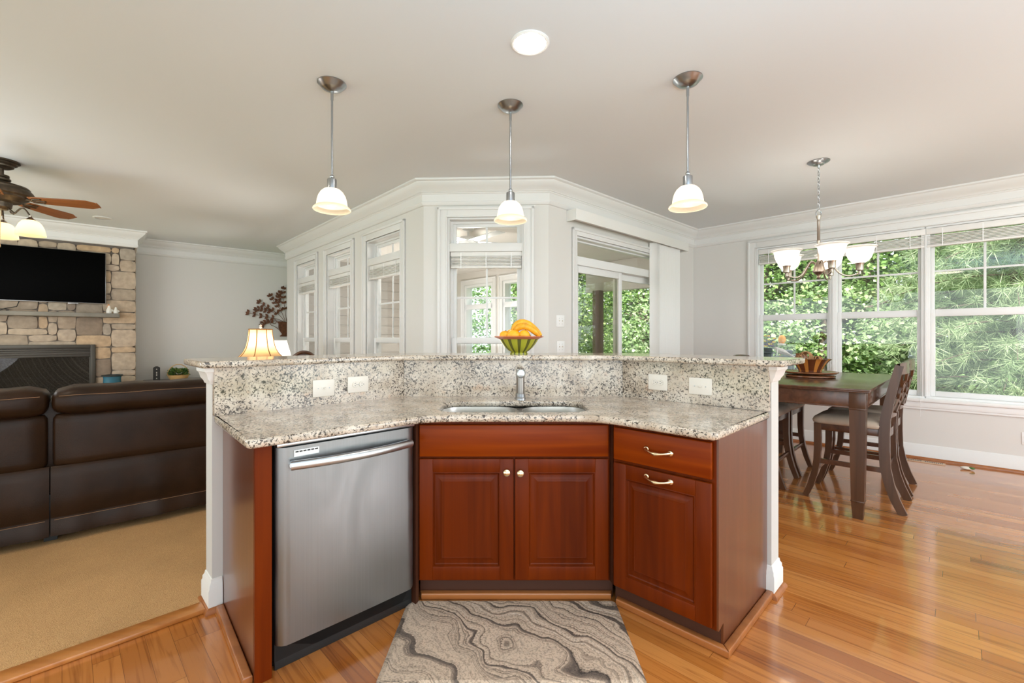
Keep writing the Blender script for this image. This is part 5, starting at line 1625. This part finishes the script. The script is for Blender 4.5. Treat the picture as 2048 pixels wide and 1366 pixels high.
for k in range(5):
    X = Matrix.Rotation(math.radians(-106+72*k), 4, 'Z')
    P = [(0.03, 0, -0.885), (0.05, 0, -0.868), (0.075, 0, -0.872), (0.105, 0, -0.915), (0.145, 0, -0.975), (0.20, 0, -1.005), (0.25, 0, -0.998), (0.282, 0, -0.985)]
    Q = []
    for i in range(len(P)-1):
        for j in range(4):
            u = j/4
            p0, p1, p2, p3 = [Vector(P[max(0, min(len(P)-1, i+d))]) for d in (-1, 0, 1, 2)]
            Q.append(0.5*((2*p1)+(p2-p0)*u+(2*p0-5*p1+4*p2-p3)*u*u+(3*p1-3*p2+p3-p0)*u**3))
    Q.append(Vector(P[-1]))
    arm = MB().tube(Q, 0.0068, 10, X=X).build('arm', 'bronze_nickel', t)
    e = X @ Vector((0.282, 0, 0)); XX = Matrix.Translation((e.x, e.y, 0))
    MB().lathe([(0, -0.998), (0.009, -0.996), (0.012, -0.986), (0.009, -0.976), (0.010, -0.970), (0.026, -0.964), (0.0275, -0.958), (0.0275, -0.918), (0.030, -0.914), (0.033, -0.902), (0, -0.902)], 24, X=XX).build('socket_cup', 'bronze_nickel', arm)
    MB().lathe([(0.030, -0.905), (0.058, -0.888), (0.078, -0.862), (0.090, -0.826), (0.096, -0.795), (0.104, -0.784), (0.118, -0.776), (0.119, -0.772)], 36, X=XX, cap=False).build('glass_cup', 'opal', arm)
    MB().ball((e.x, e.y, -0.85), (0.028, 0.028, 0.038), 16, 10).build('bulb', plain('chandelier_bulb_%d' % k, (1, 1, 1), 0.4, emit=(1.0, 0.94, 0.85), estr=30), arm)

# counter-height table
TP0, TP1, TQ0, TQ1 = 5.53, 8.10, 0.63, 2.13
TZ = 0.918
cxp, cxq = (TP0+TP1)/2, (TQ0+TQ1)/2
tc = pq(cxp, cxq)
TF = frame(tc[0], tc[1], 45)        # local x along p (away to the right), y along q (to the left and away)
hx, hy = (TP1-TP0)/2/R2, (TQ1-TQ0)/2/R2
t = thing('dining_table', 'dark brown counter-height dining table with square tapered legs', 'table', TF)
MB().box(-hx, hx, -hy, hy, TZ-0.016, TZ, 0.004, 3).box(-hx+0.006, hx-0.006, -hy+0.006, hy-0.006, TZ-0.026, TZ-0.014, 0.004).build('table_top', 'dark_wood_x', t)
ap = MB()
ix, iy = hx-0.028, hy-0.028
for y in (-iy, iy-0.022):
    ap.box(-ix+0.08, ix-0.08, y+0.002, y+0.020, TZ-0.135, TZ-0.024, 0.002)
    ap.box(-ix+0.08, ix-0.08, y-0.001, y+0.023, TZ-0.140, TZ-0.130, 0.003)
for x in (-ix, ix-0.022):
    ap.box(x+0.002, x+0.020, -iy+0.08, iy-0.08, TZ-0.135, TZ-0.024, 0.002)
    ap.box(x-0.001, x+0.023, -iy+0.08, iy-0.08, TZ-0.140, TZ-0.130, 0.003)
ap.build('apron', 'dark_wood_x', t)
for sx in (-1, 1):
    for sy in (-1, 1):
        c0, c1 = sx*(ix-0.046), sy*(iy-0.046)
        mb = MB()
        mb.box(c0-0.048, c0+0.048, c1-0.048, c1+0.048, TZ-0.142, TZ-0.024, 0.003)
        mb.box(c0-0.050, c0+0.050, c1-0.050, c1+0.050, TZ-0.150, TZ-0.138, 0.003)
        mb.loft([[(c0+a*w, c1+b*w, z) for a, b in ((-1, -1), (1, -1), (1, 1), (-1, 1))] for w, z in ((0.046, TZ-0.148), (0.044, 0.5), (0.037, 0.126), (0.0365, 0.118), (0.029, 0.0))])
        mb.box(c0-0.040, c0+0.040, c1-0.040, c1+0.040, 0.118, 0.130, 0.003)
        mb.build('leg', 'dark_wood', t)

# counter chairs: made once, then copied
def make_chair(mw, label):
    t = thing('counter_chair', label, 'chair', mw, 'counter chairs at the dining table')
    w, dp = 0.22, 0.205            # half width, half depth at seat
    # seat cushion, saddle shaped
    n = 20
    rings = []
    out = rrect(-w-0.012, w+0.012, -dp-0.005, dp+0.035, 0.05, 5)
    for ins, z, k in ((0.008, 0.598, 0), (0.0, 0.604, 0), (-0.004, 0.622, 0.25), (0.006, 0.645, 0.7), (0.05, 0.668, 1.0), (0.12, 0.676, 1.0), (0.2, 0.678, 1)):
        ring = []
        for (x, y) in out:
            sx = (x*(1-ins/0.235)); sy = ((y-0.015)*(1-ins/0.225)+0.015)
            dip = -0.022*k*(1-(sx/0.22)**2)*(0.5+0.5*math.cos(PI*(sy-0.015)/0.25)) if k else 0
            ring.append((sx, sy, z+dip*0.5))
        rings.append(ring)
    mb = MB(); mb.loft(rings, True, True)
    mb.build('seat', 'cushion', t, smooth=60)
    mb = MB()
    for (x0, x1, y0, y1) in ((-w+0.02, w-0.02, dp-0.008, dp+0.012), (-w+0.005, -w+0.025, -dp+0.02, dp-0.01), (w-0.025, w-0.005, -dp+0.02, dp-0.01)):
        mb.box(x0, x1, y0, y1, 0.545, 0.600, 0.003)
    # curved rear rail
    rr = [[(w*0.92*u, -dp-0.012-0.022*(1-u*u)+dy, z) for u in [-1+2*i/10 for i in range(11)]] for dy, z in ((0, 0.54), (0.02, 0.54), (0.02, 0.60), (0, 0.60), (0, 0.54))]
    mb.loft(rr, False, False)
    mb.build('seat_rail', 'dark_wood_x', t)
    for s in (-1, 1):
        # front leg, sabre curved forward
        mb = MB()
        P = [(s*(w-0.005), dp-0.004+0.085*max(0, (0.40-z)/0.40)**2, z) for z in (0.60, 0.5, 0.40, 0.30, 0.2, 0.1, 0.0)]
        mb.tube(P, [0.0245, 0.024, 0.0235, 0.0225, 0.0215, 0.0205, 0.019], 4, sq=(0.92, 1.0))
        mb.build('leg', 'dark_wood', t)
        # rear leg and back post in one sweep
        mb = MB()
        P = []
        for z in (0.0, 0.1, 0.2, 0.32, 0.45, 0.58, 0.68, 0.78, 0.88, 0.98, 1.075):
            y = -dp-0.004-0.105*max(0, (0.42-z)/0.42)**2-0.085*max(0, (z-0.62)/0.455)**1.3
            P.append((s*(w-0.008), y, z))
        mb.tube(P, [0.021, 0.023, 0.0245, 0.0255, 0.0265, 0.0265, 0.025, 0.0235, 0.0225, 0.0215, 0.020], 4, sq=(0.72, 1.22))
        mb.build('leg', 'dark_wood', t)
    def yb(z): return -dp-0.004-0.085*max(0, (z-0.62)/0.455)**1.3
    def crest(z0, z1, name, bow=0.035, th=0.018):
        rings = []
        for dy, z in ((0.006, z0), (th+0.006, z0), (th+0.006, z1), (0.006, z1), (0.006, z0)):
            rings.append([((w+0.008)*u, yb((z0+z1)/2)-0.012-bow*(1-u*u)+dy-0.004, z+0.012*(1-u*u)*(1 if z == z1 else 0)) for u in [-1+2*i/14 for i in range(15)]])
        MB().loft(rings, False, False).build(name, 'dark_wood_x', t)
    crest(1.01, 1.088, 'top_rail')
    crest(0.685, 0.725, 'lower_rail', 0.03)
    mb = MB()
    def bp(u, z): return (w*0.93*u, yb(z)-0.012-0.032*(1-u*u), z)
    for s in (-1, 1):
        for (a, b) in ((-0.92, 0.38), (-0.38, 0.92)):
            mb.tube([bp(s*(a+(b-a)*i/12), 0.72+0.30*i/12) for i in range(13)], 0.0095, 4, sq=(1.0, 0.8))
    mb.tube([bp(0.52*math.cos(2*PI*i/36), 0.868+0.085*math.sin(2*PI*i/36)) for i in range(36)], 0.0095, 4, closed=True, sq=(1.0, 0.8))
    mb.build('lattice', 'dark_wood', t)
    for s in (-1, 1):
        MB().tube([(s*(w-0.008), dp+0.005, 0.30), (s*(w-0.008), -dp-0.012, 0.30)], 0.018, 4, sq=(1.0, 0.55)).build('stretcher', 'dark_wood_x', t)
    MB().box(-w+0.01, w-0.01, dp+0.005, dp+0.027, 0.205, 0.237, 0.003).build('foot_rail', 'dark_wood_x', t)
    MB().box(-w+0.01, w-0.01, -dp-0.022, -dp-0.004, 0.30, 0.33, 0.003).build('foot_rail', 'dark_wood_x', t)
    return t
ch = make_chair(frame(2.735, 3.60, 45), 'counter chair beside the near corner leg of the dining table')
dup(ch, frame(3.125, 3.99, 45), 'counter chair half hidden behind the one at the table corner, before the tall window')
dup(ch, frame(2.235, 4.14, -135), 'counter chair behind the bar post, showing its seat front below the table')
dup(ch, frame(2.605, 4.51, -135), 'counter chair farthest behind the bar post, its seat beyond the first')

# lazy susan and segmented bowl
lx, ly = 2.735, 4.13
t = thing('lazy_susan', 'round wooden lazy susan on the dining table', 'tray', frame(lx, ly, 20, TZ))
MB().lathe([(0, 0), (0.185, 0), (0.195, 0.006), (0.195, 0.016), (0.18, 0.022), (0, 0.022)], 48).build('base_disc', 'tray_wood', t)
MB().lathe([(0, 0.021), (0.05, 0.021), (0.05, 0.034), (0, 0.034)], 24).build('bearing', 'black', t)
MB().lathe([(0, 0.033), (0.20, 0.033), (0.215, 0.042), (0.216, 0.052), (0.205, 0.053), (0.19, 0.047), (0, 0.047)], 56).build('turntable', 'tray_wood', t)
t = thing('wooden_bowl', 'two-tone segmented wooden bowl with fluted rim on the lazy susan', 'bowl', frame(lx, ly, 8, TZ+0.0475))
def flute(a, k): return 1.0+0.05*max(0, (k-4)/4)*math.cos(a*8) if k < 9 else 1.0
MB().lathe([(0.0, 0.0), (0.088, 0), (0.092, 0.004), (0.092, 0.014), (0.094, 0.018), (0.108, 0.045), (0.125, 0.075), (0.142, 0.100), (0.160, 0.118), (0.155, 0.119), (0.13, 0.098), (0.105, 0.065), (0.085, 0.03), (0.0, 0.025)], 64, fn=flute).build('bowl_body', 'seg_wood', t)
def vine_ball(x, y, z, r, label):
    t = thing('woven_ball', label, 'decor ball', frame(lx+x, ly+y, 0, TZ+0.0475+z), 'decor in the wooden bowl')
    mb = MB()
    rr = random.Random(int(x*1000))
    for k in range(14):
        X = Matrix.Rotation(rr.uniform(0, PI), 4, 'X') @ Matrix.Rotation(rr.uniform(0, PI), 4, 'Y')
        mb.tube([(r*math.cos(2*PI*i/20), r*math.sin(2*PI*i/20), rr.uniform(-0.003, 0.003)) for i in range(20)], 0.0035, 5, X=X, closed=True)
    mb.build('vines', 'wicker', t)
vine_ball(-0.045, -0.01, 0.125, 0.060, 'larger woven vine ball standing out of the wooden bowl')
vine_ball(0.055, -0.02, 0.095, 0.047, 'smaller woven vine ball in the wooden bowl')
t = thing('candle_jar', 'brown square-rimmed jar among the vine balls in the wooden bowl', 'jar', frame(lx-0.03, ly+0.075, 30, TZ+0.0475+0.03))
MB().lathe([(0, 0), (0.035, 0), (0.05, 0.03), (0.052, 0.10), (0.045, 0.125), (0.05, 0.135), (0.043, 0.135), (0.038, 0.12), (0, 0.10)], 24).build('jar', 'tray_wood', t)

# plates on the walls, floor vent, cable
def wall_plate(mw, label, kind, h=0.118, w=0.118, gang=2):
    t = thing('wall_switch' if kind == 'switch' else 'wall_socket', label, 'switch' if kind == 'switch' else 'socket', mw)
    MB().box(-w/2, w/2, -0.006, 0, -h/2, h/2, 0.003).build('cover_plate', 'white_plate', t)
    for g in range(gang):
        x = (g-(gang-1)/2)*0.046
        if kind == 'switch':
            MB().box(x-0.005, x+0.005, -0.015, -0.005, -0.004, 0.010, 0.002).build('toggle', 'plate', t)
        for z in ((0.028, -0.028) if kind == 'switch' else (0.0,)):
            MB().lathe([(0.003, 0), (0.003, 0.001), (0, 0.0015)], 10, X=Matrix.Translation((x, -0.006, z)) @ Matrix.Rotation(PI/2, 4, 'X')).build('screw', 'nickel', t)
        if kind == 'socket':
            for z in (0.020, -0.020):
                MB().lathe([(0.0165, 0), (0.0165, 0.002), (0, 0.002)], 20, X=Matrix.Translation((x, -0.0055, z)) @ Matrix.Rotation(PI/2, 4, 'X')).build('receptacle', 'white_plate', t)
wall_plate(DOORF @ Matrix.Translation((0.172, 0, 1.442)), 'white double switch plate on the wall left of the sliding door, upper one', 'switch')
wall_plate(DOORF @ Matrix.Translation((0.175, 0, 1.185)), 'white double switch plate just above the bar, left of the sliding door', 'switch')
wall_plate(WINF @ Matrix.Translation((3.165, 0, 0.325)), 'white socket plate under the dining window at the frame edge', 'socket', w=0.074, gang=1)

t = thing('floor_vent', 'oak-coloured slotted floor vent by the dining wall', 'vent', frame(*pq(8.86, 0.40), -45, 0.0))
MB().box(-0.165, 0.165, -0.045, 0.045, 0, 0.007, 0.002).build('plate', 'vent', t)
mb = MB()
for k in range(10):
    for s in (-1, 1):
        x = s*(0.014+0.0138*k+0.004)
        mb.box(x-0.004, x+0.004, -0.022, 0.022, 0.0055, 0.0075)
mb.build('slots', 'black', t)
t = thing('window_cable', 'thin white cable lying on the floor below the dining window', 'cable', frame(*pq(8.82, 1.02), -45))
MB().tube([(-0.16, 0.03, 0.004), (-0.05, -0.01, 0.004), (0.05, -0.02, 0.004), (0.10, 0.01, 0.004), (0.06, 0.05, 0.004)], 0.004, 6).build('cable', 'white_cable', t)
t = thing('leaf_toy', 'small cream and green toy lying on the floor at the frame edge', 'toy', frame(*pq(8.75, -0.05), -45))
MB().ball((0, 0, 0.016), (0.05, 0.03, 0.016), 14, 8).build('body', 'cream', t)
MB().ball((0.03, -0.01, 0.022), (0.025, 0.018, 0.012), 12, 8).build('patch', 'leaf_dark', t)

# ------------------------------------------------------------------ outside: dove, feeder, flowers, trees
bx, by = pq(11.05, 2.80)
t = thing('dove', 'pale pinkish dove perched on the deck railing', 'bird', frame(bx, by, -20, 1.0))
def dovefn(d):
    return 1.0
mb = MB()
path = [(-0.085, 0, 0.135), (-0.075, 0, 0.14), (-0.055, 0, 0.118), (-0.03, 0, 0.09), (0.02, 0, 0.068), (0.07, 0, 0.045), (0.12, 0, 0.02), (0.17, 0, -0.005), (0.21, 0, -0.025)]
mb.tube(path, [0.008, 0.020, 0.021, 0.036, 0.046, 0.036, 0.018, 0.012, 0.010], 14)
mb.build('body', 'bird', t, smooth=80)
MB().tube([(-0.088, 0, 0.134), (-0.104, 0, 0.129)], [0.006, 0.001], 8).build('beak', 'cap', t)
for s in (-1, 1):
    MB().tube([(0.0, s*0.014, 0.04), (0.0, s*0.014, 0.0)], 0.003, 6).build('leg', 'beak', t)
    MB().tube([(-0.02, s*0.034, 0.082), (0.05, s*0.036, 0.06), (0.14, s*0.016, 0.018)], [0.016, 0.020, 0.004], 8).build('wing', 'bird', t, smooth=80)

px_, py_ = pq(10.9, 2.80)
t = thing('feeder_pole', 'thin pale leaning pole with a hook on the deck railing', 'pole', frame(px_, py_, 0, 1.0))
MB().tube([(-0.03, 0.0, -0.1), (0.01, 0.0, 0.22), (0.045, 0.0, 0.50), (0.055, 0, 0.515), (0.065, 0, 0.505)], 0.006, 6).build('rod', 'cream', t)
t = thing('bird_feeder', 'orange nectar feeder hanging from the leaning pole', 'bird feeder', frame(px_+0.052, py_-0.015, 0, 1.16))
MB().lathe([(0, 0.035), (0.025, 0.035), (0.050, 0.06), (0.052, 0.10), (0.045, 0.13), (0.025, 0.155), (0, 0.16)], 20).build('bottle', 'feeder_red', t)
MB().lathe([(0, 0), (0.045, 0), (0.055, 0.012), (0.055, 0.028), (0.03, 0.036), (0, 0.036)], 20).build('tray', 'cream', t)
MB().tube([(0, 0, 0.155), (0.004, 0.008, 0.24), (0.008, 0.014, 0.345)], 0.003, 6).build('hanger', 'cap', t)
fx, fy = pq(10.2, 2.80)
t = thing('flower_pot', 'pot of purple and yellow pansies on the charcoal railing post', 'flowers', frame(fx, fy, 0, 1.083))
MB().lathe([(0, 0), (0.05, 0), (0.062, 0.05), (0.055, 0.05), (0, 0.04)], 20).build('pot', 'cap', t)
r5 = random.Random(8)
for nm, mt, n in (('yellow_flower', 'yellow', 34), ('purple_flower', 'purple', 40), ('foliage', 'leaf_dark', 70)):
    vs, fs = [], []
    for k in range(n):
        c = Vector((r5.gauss(0, 0.045), r5.gauss(0, 0.045), 0.06+abs(r5.gauss(0, 0.05))))
        for m in range(4):
            a = r5.uniform(0, 6.28)
            leaf_quad(vs, fs, c, Vector((math.cos(a), math.sin(a), 0.5)), Vector((0, -1, 0.4)), 0.03, 0.026)
    MB().quads(vs, fs).build(nm, mt, t, smooth=0)

def np_mesh(name, verts, nper, mat, parent):
    me = bpy.data.meshes.new(name)
    nv = len(verts); nf = nv//nper
    me.vertices.add(nv); me.vertices.foreach_set('co', verts.astype(np.float32).ravel())
    me.loops.add(nv); me.loops.foreach_set('vertex_index', np.arange(nv, dtype=np.int32))
    me.polygons.add(nf); me.polygons.foreach_set('loop_start', np.arange(0, nv, nper, dtype=np.int32))
    me.update(calc_edges=True); me.validate()
    me.materials.append(M[mat])
    o = bpy.data.objects.new(name, me); COL.objects.link(o); o.parent = parent
    return o

def leafy_tree(x, y, z0, h, r, n, size, mat, label, seed, crown_lo=0.15, lean=0.0):
    g = np.random.default_rng(seed)
    t = thing('leafy_tree', label, 'tree', frame(x, y, 0, z0), 'trees outside the windows')
    P = [(lean*i/6+0.05*math.sin(i*1.7+seed), 0.05*math.cos(i*2.1+seed), h*0.9*i/6) for i in range(7)]
    mb = MB(); mb.tube(P, [0.16*r/2*(1-0.13*i)+0.02 for i in range(7)], 8)
    rr = random.Random(seed)
    for k in range(9):
        a = rr.uniform(0, 2*PI); hz = rr.uniform(0.3, 0.85)*h
        c = Vector((lean*hz/h, 0, hz)); e = c+Vector((math.cos(a)*r*0.75, math.sin(a)*r*0.75, r*0.35))
        mb.tube([c, (c+e)/2+Vector((0, 0, 0.1)), e], [0.05*r/2, 0.035*r/2, 0.012], 6)
    mb.build('trunk', 'bark', t)
    n = int(n*1.9); size *= 0.68
    nc = max(40, n//70)
    # twig sprays spread through the crown, leaves round each spray
    u = g.normal(size=(nc, 3)); u /= np.linalg.norm(u, axis=1)[:, None]
    rad = g.uniform(0.45, 1.0, nc)**0.6
    ch = (1-crown_lo)/2*h
    C = u*rad[:, None]*np.array([r, r, ch]); C[:, 2] += crown_lo*h+ch; C[:, 0] += lean*C[:, 2]/h
    k = g.integers(0, nc, n)
    c = C[k]+g.normal(size=(n, 3))*np.array([0.30, 0.30, 0.16])*max(0.6, r/2.2)
    d = g.normal(size=(n, 3)); d[:, 2] = d[:, 2]*0.5-0.25; d /= np.linalg.norm(d, axis=1)[:, None]
    up = g.normal(size=(n, 3))*0.6+np.array([0, -0.35, 1.0])
    s = np.cross(d, up); s /= np.linalg.norm(s, axis=1)[:, None]
    nr = np.cross(s, d)
    L = (size*g.uniform(0.7, 1.3, n))[:, None]; Wd = L*0.42
    b = L*0.10
    V = np.stack([c, c+d*L*0.35+s*Wd-nr*b, c+d*L, c+d*L*0.35-s*Wd-nr*b], 1).reshape(-1, 3)
    np_mesh('foliage', V, 4, mat, t)

def pine_tree(x, y, z0, h, r, ntuft, label, seed, lo=0.05):
    g = np.random.default_rng(seed)
    t = thing('pine_tree', label, 'tree', frame(x, y, 0, z0), 'pines outside the dining window')
    mb = MB(); mb.tube([(0, 0, 0), (0.05, 0, h*0.5), (0, 0.05, h)], [0.13, 0.09, 0.03], 10)
    tips = []
    rr = random.Random(seed)
    nb = 120
    for k in range(nb):
        hz = h*(lo+(0.97-lo)*k/nb)
        a = k*2.399+rr.uniform(-0.3, 0.3)
        ln = r*(1.05-0.75*hz/h)*rr.uniform(0.75, 1.1)
        P = []
        for i in range(7):
            q = i/6
            P.append(Vector((math.cos(a)*ln*q, math.sin(a)*ln*q, hz+0.10*ln*q-0.28*ln*q*q)))
        mb.tube(P, [0.011*(1-0.8*i/6)+0.003 for i in range(7)], 5)
        for i in range(1, 7):
            for m in range(5):
                tips.append((P[i]+Vector((rr.gauss(0, 0.13), rr.gauss(0, 0.13), rr.gauss(0, 0.09))), Vector((math.cos(a), math.sin(a), -0.1))))
    mb.build('trunk', 'bark', t)
    rr.shuffle(tips); tips = tips[:ntuft]
    T = np.array([list(p) for p, _ in tips]); D = np.array([list(d) for _, d in tips])
    m = 30
    n = len(T)*m
    c = np.repeat(T, m, 0); ax = np.repeat(D, m, 0)
    v = g.normal(size=(n, 3)); v /= np.linalg.norm(v, axis=1)[:, None]
    d = v+ax*0.55; d /= np.linalg.norm(d, axis=1)[:, None]
    s = np.cross(d, g.normal(size=(n, 3))); s /= np.linalg.norm(s, axis=1)[:, None]
    L = g.uniform(0.15, 0.27, n)[:, None]
    tip = c+d*L; tip[:, 2] -= 0.02
    V = np.stack([c-s*0.0036, c+s*0.0036, tip+s*0.0014], 1).reshape(-1, 3)
    np_mesh('foliage', V, 3, 'needle', t)

# seen through the dining window
pine_tree(*pq(14.2, -0.8), -2.0, 7.0, 2.3, 3400, 'soft-needled pine filling the dining window pane farthest from the corner', 1)
pine_tree(*pq(17.6, -0.9), -2.0, 8.5, 2.4, 2400, 'pine with drooping tufts behind the nearer pine', 2)
leafy_tree(*pq(14.0, -2.0), -2.0, 3.4, 1.4, 5200, 0.13, 'leaf3', 'pale leafy shrub low at the frame edge outside the dining window', 3, 0.05)
leafy_tree(*pq(16.0, 2.9), -2.0, 4.6, 1.7, 9000, 0.13, 'leaf3', 'pale maple sapling low outside the middle dining pane', 4, 0.05)
leafy_tree(*pq(19.0, 2.2), -2.0, 9.5, 2.6, 15000, 0.14, 'leaf1', 'bright leafy tree behind the middle dining pane', 5, 0.1)
leafy_tree(*pq(17.6, 5.0), -2.0, 7.5, 2.2, 13000, 0.13, 'leaf1', 'bright leafy tree outside the dining pane nearest the corner', 6, 0.05)
leafy_tree(*pq(23.0, 4.2), -2.0, 12.0, 3.2, 15000, 0.17, 'leaf2', 'tall deep green tree rising behind the maple', 7, 0.05, 0.8)
leafy_tree(*pq(24.0, 0.0), -2.0, 12.5, 3.4, 15000, 0.18, 'leaf2', 'tall deep green tree rising behind the pines', 8, 0.03)
leafy_tree(*pq(23.0, -4.2), -2.0, 12.0, 3.4, 13000, 0.18, 'leaf1', 'tall bright tree behind the pale shrub at the frame edge', 9, 0.03)
leafy_tree(*pq(23.5, 8.2), -2.0, 12.0, 3.3, 14000, 0.18, 'leaf2', 'tall deep green tree behind the deck railing', 10, 0.03)
# seen through the porch
leafy_tree(*pq(17.5, 9.6), -2.0, 8.0, 2.3, 13000, 0.13, 'leaf1', 'bright leafy tree behind the brown porch post', 11, 0.05)
leafy_tree(*pq(15.5, 7.2), -2.0, 5.0, 1.7, 9000, 0.12, 'leaf3', 'pale leafy tree low beyond the sliding door', 12, 0.05)
leafy_tree(*pq(16.0, 12.6), -2.0, 8.0, 2.4, 13000, 0.13, 'leaf1', 'bright leafy tree outside the sunroom windows', 13, 0.05)
leafy_tree(*pq(22.0, 12.6), -2.0, 12.0, 3.6, 14000, 0.18, 'leaf2', 'tall deep green tree beyond the porch', 14, 0.03)
leafy_tree(*pq(16.5, 16.2), -2.0, 9.0, 2.8, 12000, 0.15, 'leaf2', 'deep green tree farthest beyond the sunroom windows', 15, 0.03)
